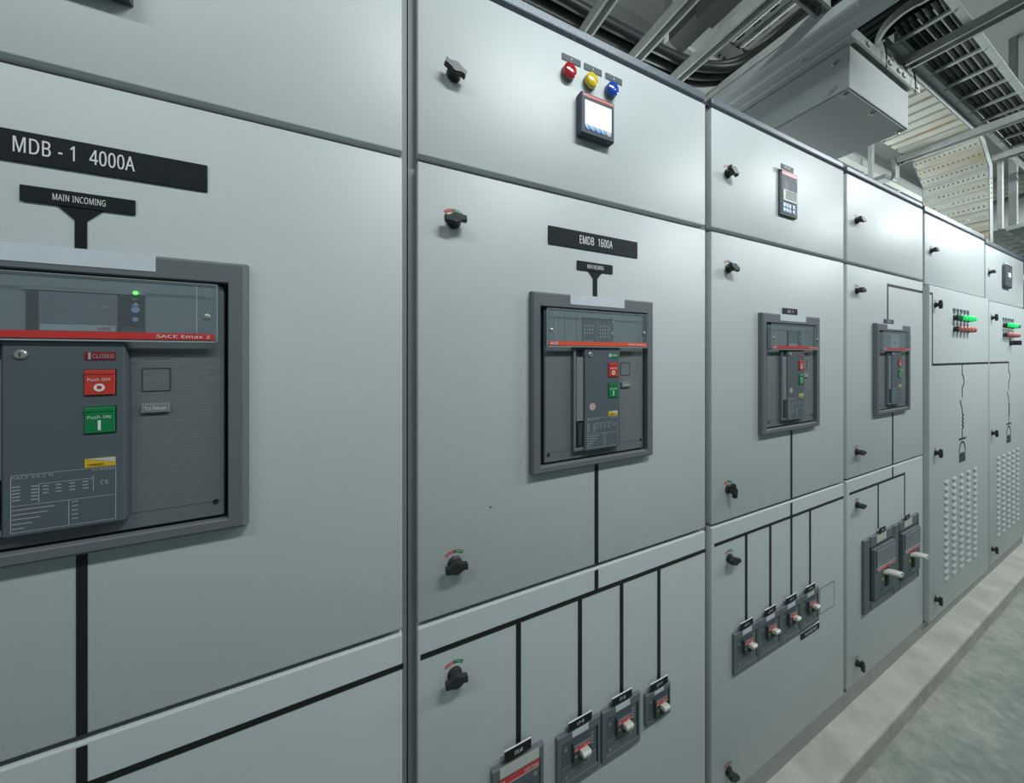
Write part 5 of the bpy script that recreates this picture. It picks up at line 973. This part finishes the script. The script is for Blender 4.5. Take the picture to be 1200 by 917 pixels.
for i, y in enumerate((-.004, -.025, -.046, -.070, -.091, -.115, -.136)):
    one(MB().tube([(2.26, y, 1.5495), (2.35, y, 1.5495), (3.0, y + .002, 1.5495), (3.8, y - .002, 1.5495), (6.4, y, 1.5495)], .0098, 10), 'power_cable', 'cable', 'black cable lying lengthwise in the overhead ladder', 'cable', (2.26, y, 1.54), G_LC, True)
channel('long steel strut carrying the ladder, cut off beside the clip channel', 2.506, 2.570, 1.4755, .041, -1.5, .030, 'galv', group='steel struts over the cabinets', lip=.012)
# rust-stained tray along and down to the cabinets
b = Vector((3.2, .18, 1.45)); t = thing('cable_tray', 'rust-stained perforated tray that bends down onto the far cabinets', 'cable tray', b)
prof = []; x = 2.30
while x < 3.72:
    prof += [(x, 1.470), (x + .038, 1.470), (x + .076, 1.470), (x + .080, 1.500), (x + .104, 1.500)]; x += .108
n0 = len(prof)
o = sheet(MB(), prof, .331, .040, lambda i, j: False, 44).build('tray_floor', 'rust', t, base=b); solidify(o)
prof = []
def seg(p, q, n):
    p, q = Vector(p), Vector(q); d = (q - p); nn = Vector((-d.y, d.x)).normalized() * -.010
    for k in range(n):
        a = p + d * (k / n); e = d / n
        for f, up in ((0, 0), (.26, 0), (.34, 1), (.50, 1), (.66, 1), (.92, 1), (1.0, 0)): 
            if f < 1: prof.append(tuple(a + e * f + nn * up))
seg((3.76, 1.478), (3.985, 1.325), 3); n1 = len(prof)
seg((3.99, 1.315), (4.0, .800), 7); prof.append((4.0, .800))
o = sheet(MB(), prof, .331, .040, lambda i, j: (i % 6 == 3) and j % 3 == 1, 40).build('tray_drop', 'rust', t, base=b); solidify(o)
for yy, nm in ((.038, 'side_wall'), (.335, 'side_wall')):
    m = MB()
    pts = [(2.30, 1.475), (3.76, 1.472), (3.985, 1.318), (4.0, .80), (4.075, .80), (4.06, 1.35), (3.80, 1.545), (2.30, 1.55)]
    m.prism_y(pts, yy - .0015, yy + .0015)
    m.build(nm, 'galv_dark', t, base=b)
m = MB()
for k in range(5): m.cyl((4.03, .0355, 1.25 - k * .035), (4.03, .0363, 1.25 - k * .035), .009, n=10)
m.build('rail_holes', 'black', t, base=b)
channel('steel strut under both ladder and rust-stained tray', 3.590, 3.650, 1.4255, .041, -1.5, .36, 'galv', lip=.010)
b = Vector((3.62, .36, 1.2)); t = thing('strut_hanger', 'short rounded steel hanger at the end of the strut under the trays', 'hanger', b)
MB().box(3.585, 3.650, .362, .385, 1.31, 1.462, bev=.006, seg=2).build('drop_leg', 'galv', t, base=b)
MB().box(3.50, 3.60, .386, .66, 1.306, 1.340, bev=.004).build('arm', 'galv_dark', t, base=b)
m = MB().box(4.02, 4.055, .62, .65, 1.10, 2.719, bev=.003)
one(m, 'hanger_post', 'galv', 'pale hanger post behind the strut hanger', 'post', (4.05, .65, 1.1))
b = Vector((4.6, .7, 1.0)); t = thing('pipe_frame', 'pale ceiling frame seen between box and rusty tray', 'frame', b)
MB().box(3.6, 7.4, .92, .99, 2.00, 2.08).build('long_bar', 'wall', t, base=b)
MB().box(3.6, 7.4, .70, .74, 1.70, 1.76).build('lower_bar', 'wall', t, base=b)
for xx in (4.3, 5.1, 5.9): MB().box(xx, xx + .03, .741, .9195, 1.72, 1.75).build('cross_bar', 'wall', t, base=b)
# far posts, arm, wires and tray
channel('far steel strut meeting the hanging post', 4.27, 4.33, 1.452, .041, -1.5, .075, 'galv', lip=.010)
b = Vector((4.38, .06, .95)); t = thing('strut_post', 'vertical hanging strut post with angled foot, above the last cabinet', 'post', b)
MB().box(4.335, 4.365, .040, .064, .945, 1.450, bev=.002).build('post', 'galv', t, base=b)
MB().box(4.34, 4.48, -.060, .0275, .925, .958, bev=.004, rot=Matrix.Rotation(math.radians(-8), 3, 'X')).build('foot_arm', 'galv', t, base=b)
m = MB().box(5.05, 5.10, .085, .125, 1.10, 2.719, bev=.002)
one(m, 'hanger_post', 'galv_dark', 'dark hanger post behind the hanging strut post', 'post', (5.09, .13, 1.1))
MBc = MB().tube([(6.0, 1.2, 1.60), (6.0, .5, 1.59), (6.0, 0, 1.60), (6.0, -.8, 1.66)], .022, 10)
one(MBc, 'power_cable', 'cable', 'single thick black cable slung across before the far wall', 'cable', (6.0, .5, 1.58), None, True)
for i in range(3):
    one(MB().tube([(6.2, .62, 1.67 + i * .04), (6.2, .4, 1.68 + i * .045), (6.2, -.8, 1.80 + i * .075)], .0040, 6), 'earth_wire', 'wire', 'thin yellow-green wire slung above the thick black cable', 'wire', (6.2, .4, 1.66), 'yellow-green wires by the far wall')
b = Vector((5.9, .1, 1.0)); t = thing('cable_tray', 'far corrugated tray lying low beyond the last cabinet top', 'cable tray', b)
prof = []; x = 4.9
while x < 7.6:
    prof += [(x, 1.06), (x + .07, 1.06), (x + .09, 1.03), (x + .17, 1.03), (x + .19, 1.06)]; x += .22
o = sheet(MB(), prof, .45, -.55, lambda i, j: i % 5 == 2 and j % 4 == 1, 40).build('tray_floor', 'galv_dark', t, base=b); solidify(o)
for yy in (.45, -.55): MB().box(4.9, 7.6, yy - .002, yy + .002, 1.03, 1.16).build('side_wall', 'galv', t, base=b)
b = Vector((5.25, .1, ZF)); t = thing('wall_cabinet', 'pale metal case just past the end of the cabinet row', 'cabinet', (6.6, .75, ZF)); b = Vector((6.6, .75, ZF))
MB().box(6.45, 7.4, .2, 1.2, ZF, .80, bev=.004).build('case', 'duct', t, base=b)
MB().box(6.50, 7.35, .192, .1998, ZF + .1, .76, bev=.002).build('door', 'paint', t, base=b)

# ------------------------------------------------------------------ light
W = bpy.data.worlds.new('room_ambient'); C.world = W; W.use_nodes = True
W.node_tree.nodes['Background'].inputs['Color'].default_value = (.77, .95, 1.0, 1)
W.node_tree.nodes['Background'].inputs['Strength'].default_value = .11
def lamp(name, x, y, z, L, w, power, tilt=0.0, col=(.930, .998, 1.0)):
    l = bpy.data.lights.new(name, 'AREA'); l.shape = 'RECTANGLE'; l.size = L; l.size_y = w; l.energy = power; l.color = col
    o = bpy.data.objects.new(name, l); COL.objects.link(o); o.location = (x, y, z + H); o.rotation_euler = (tilt, 0, 0); return o
for i, x in enumerate((-1.35, 1.15, 3.65, 6.15)):
    lamp('fluorescent_lamp', x, -1.2, 1.65, 1.5, .14, (8, 33, 34, 34)[i], math.radians(35))
for i, x in enumerate((.5, 2.0, 3.4, 5.0)):
    lamp('rear_fill', x, .95, .83, 1.2, .12, (4, 9, 8, 8)[i], math.radians(-150), (.93, 1.0, .97))  # unseen fill lights added behind the cabinets to brighten the overhead undersides
lamp('rear_fill', 5.8, .80, 1.05, 1.2, .12, 5.5, math.radians(165), (.93, 1.0, .97))  # added hidden fill aimed upward, brightens the back ceiling and wall
lamp('end_wall_fill', 8.1, -.3, 2.3, .3, 1.2, 40, 0)  # added out-of-view fill that lifts the dark far right wall

# ------------------------------------------------------------------ camera and view
cam = bpy.data.cameras.new('camera'); cam.sensor_fit = 'HORIZONTAL'; cam.sensor_width = 36
cam.lens = FPX / 1200 * 36; cam.shift_y = -(458.5 - HY) / 1200; cam.clip_start = .01; cam.clip_end = 60
co = bpy.data.objects.new('camera', cam); COL.objects.link(co); co.location = (0, -D, H); co.rotation_euler = (PI / 2, 0, -TH)
C.camera = co
vs = C.view_settings; vs.view_transform = 'Standard'; vs.look = 'None'; vs.gamma = 1.0; vs.exposure = 0.75; vs.use_curve_mapping = False
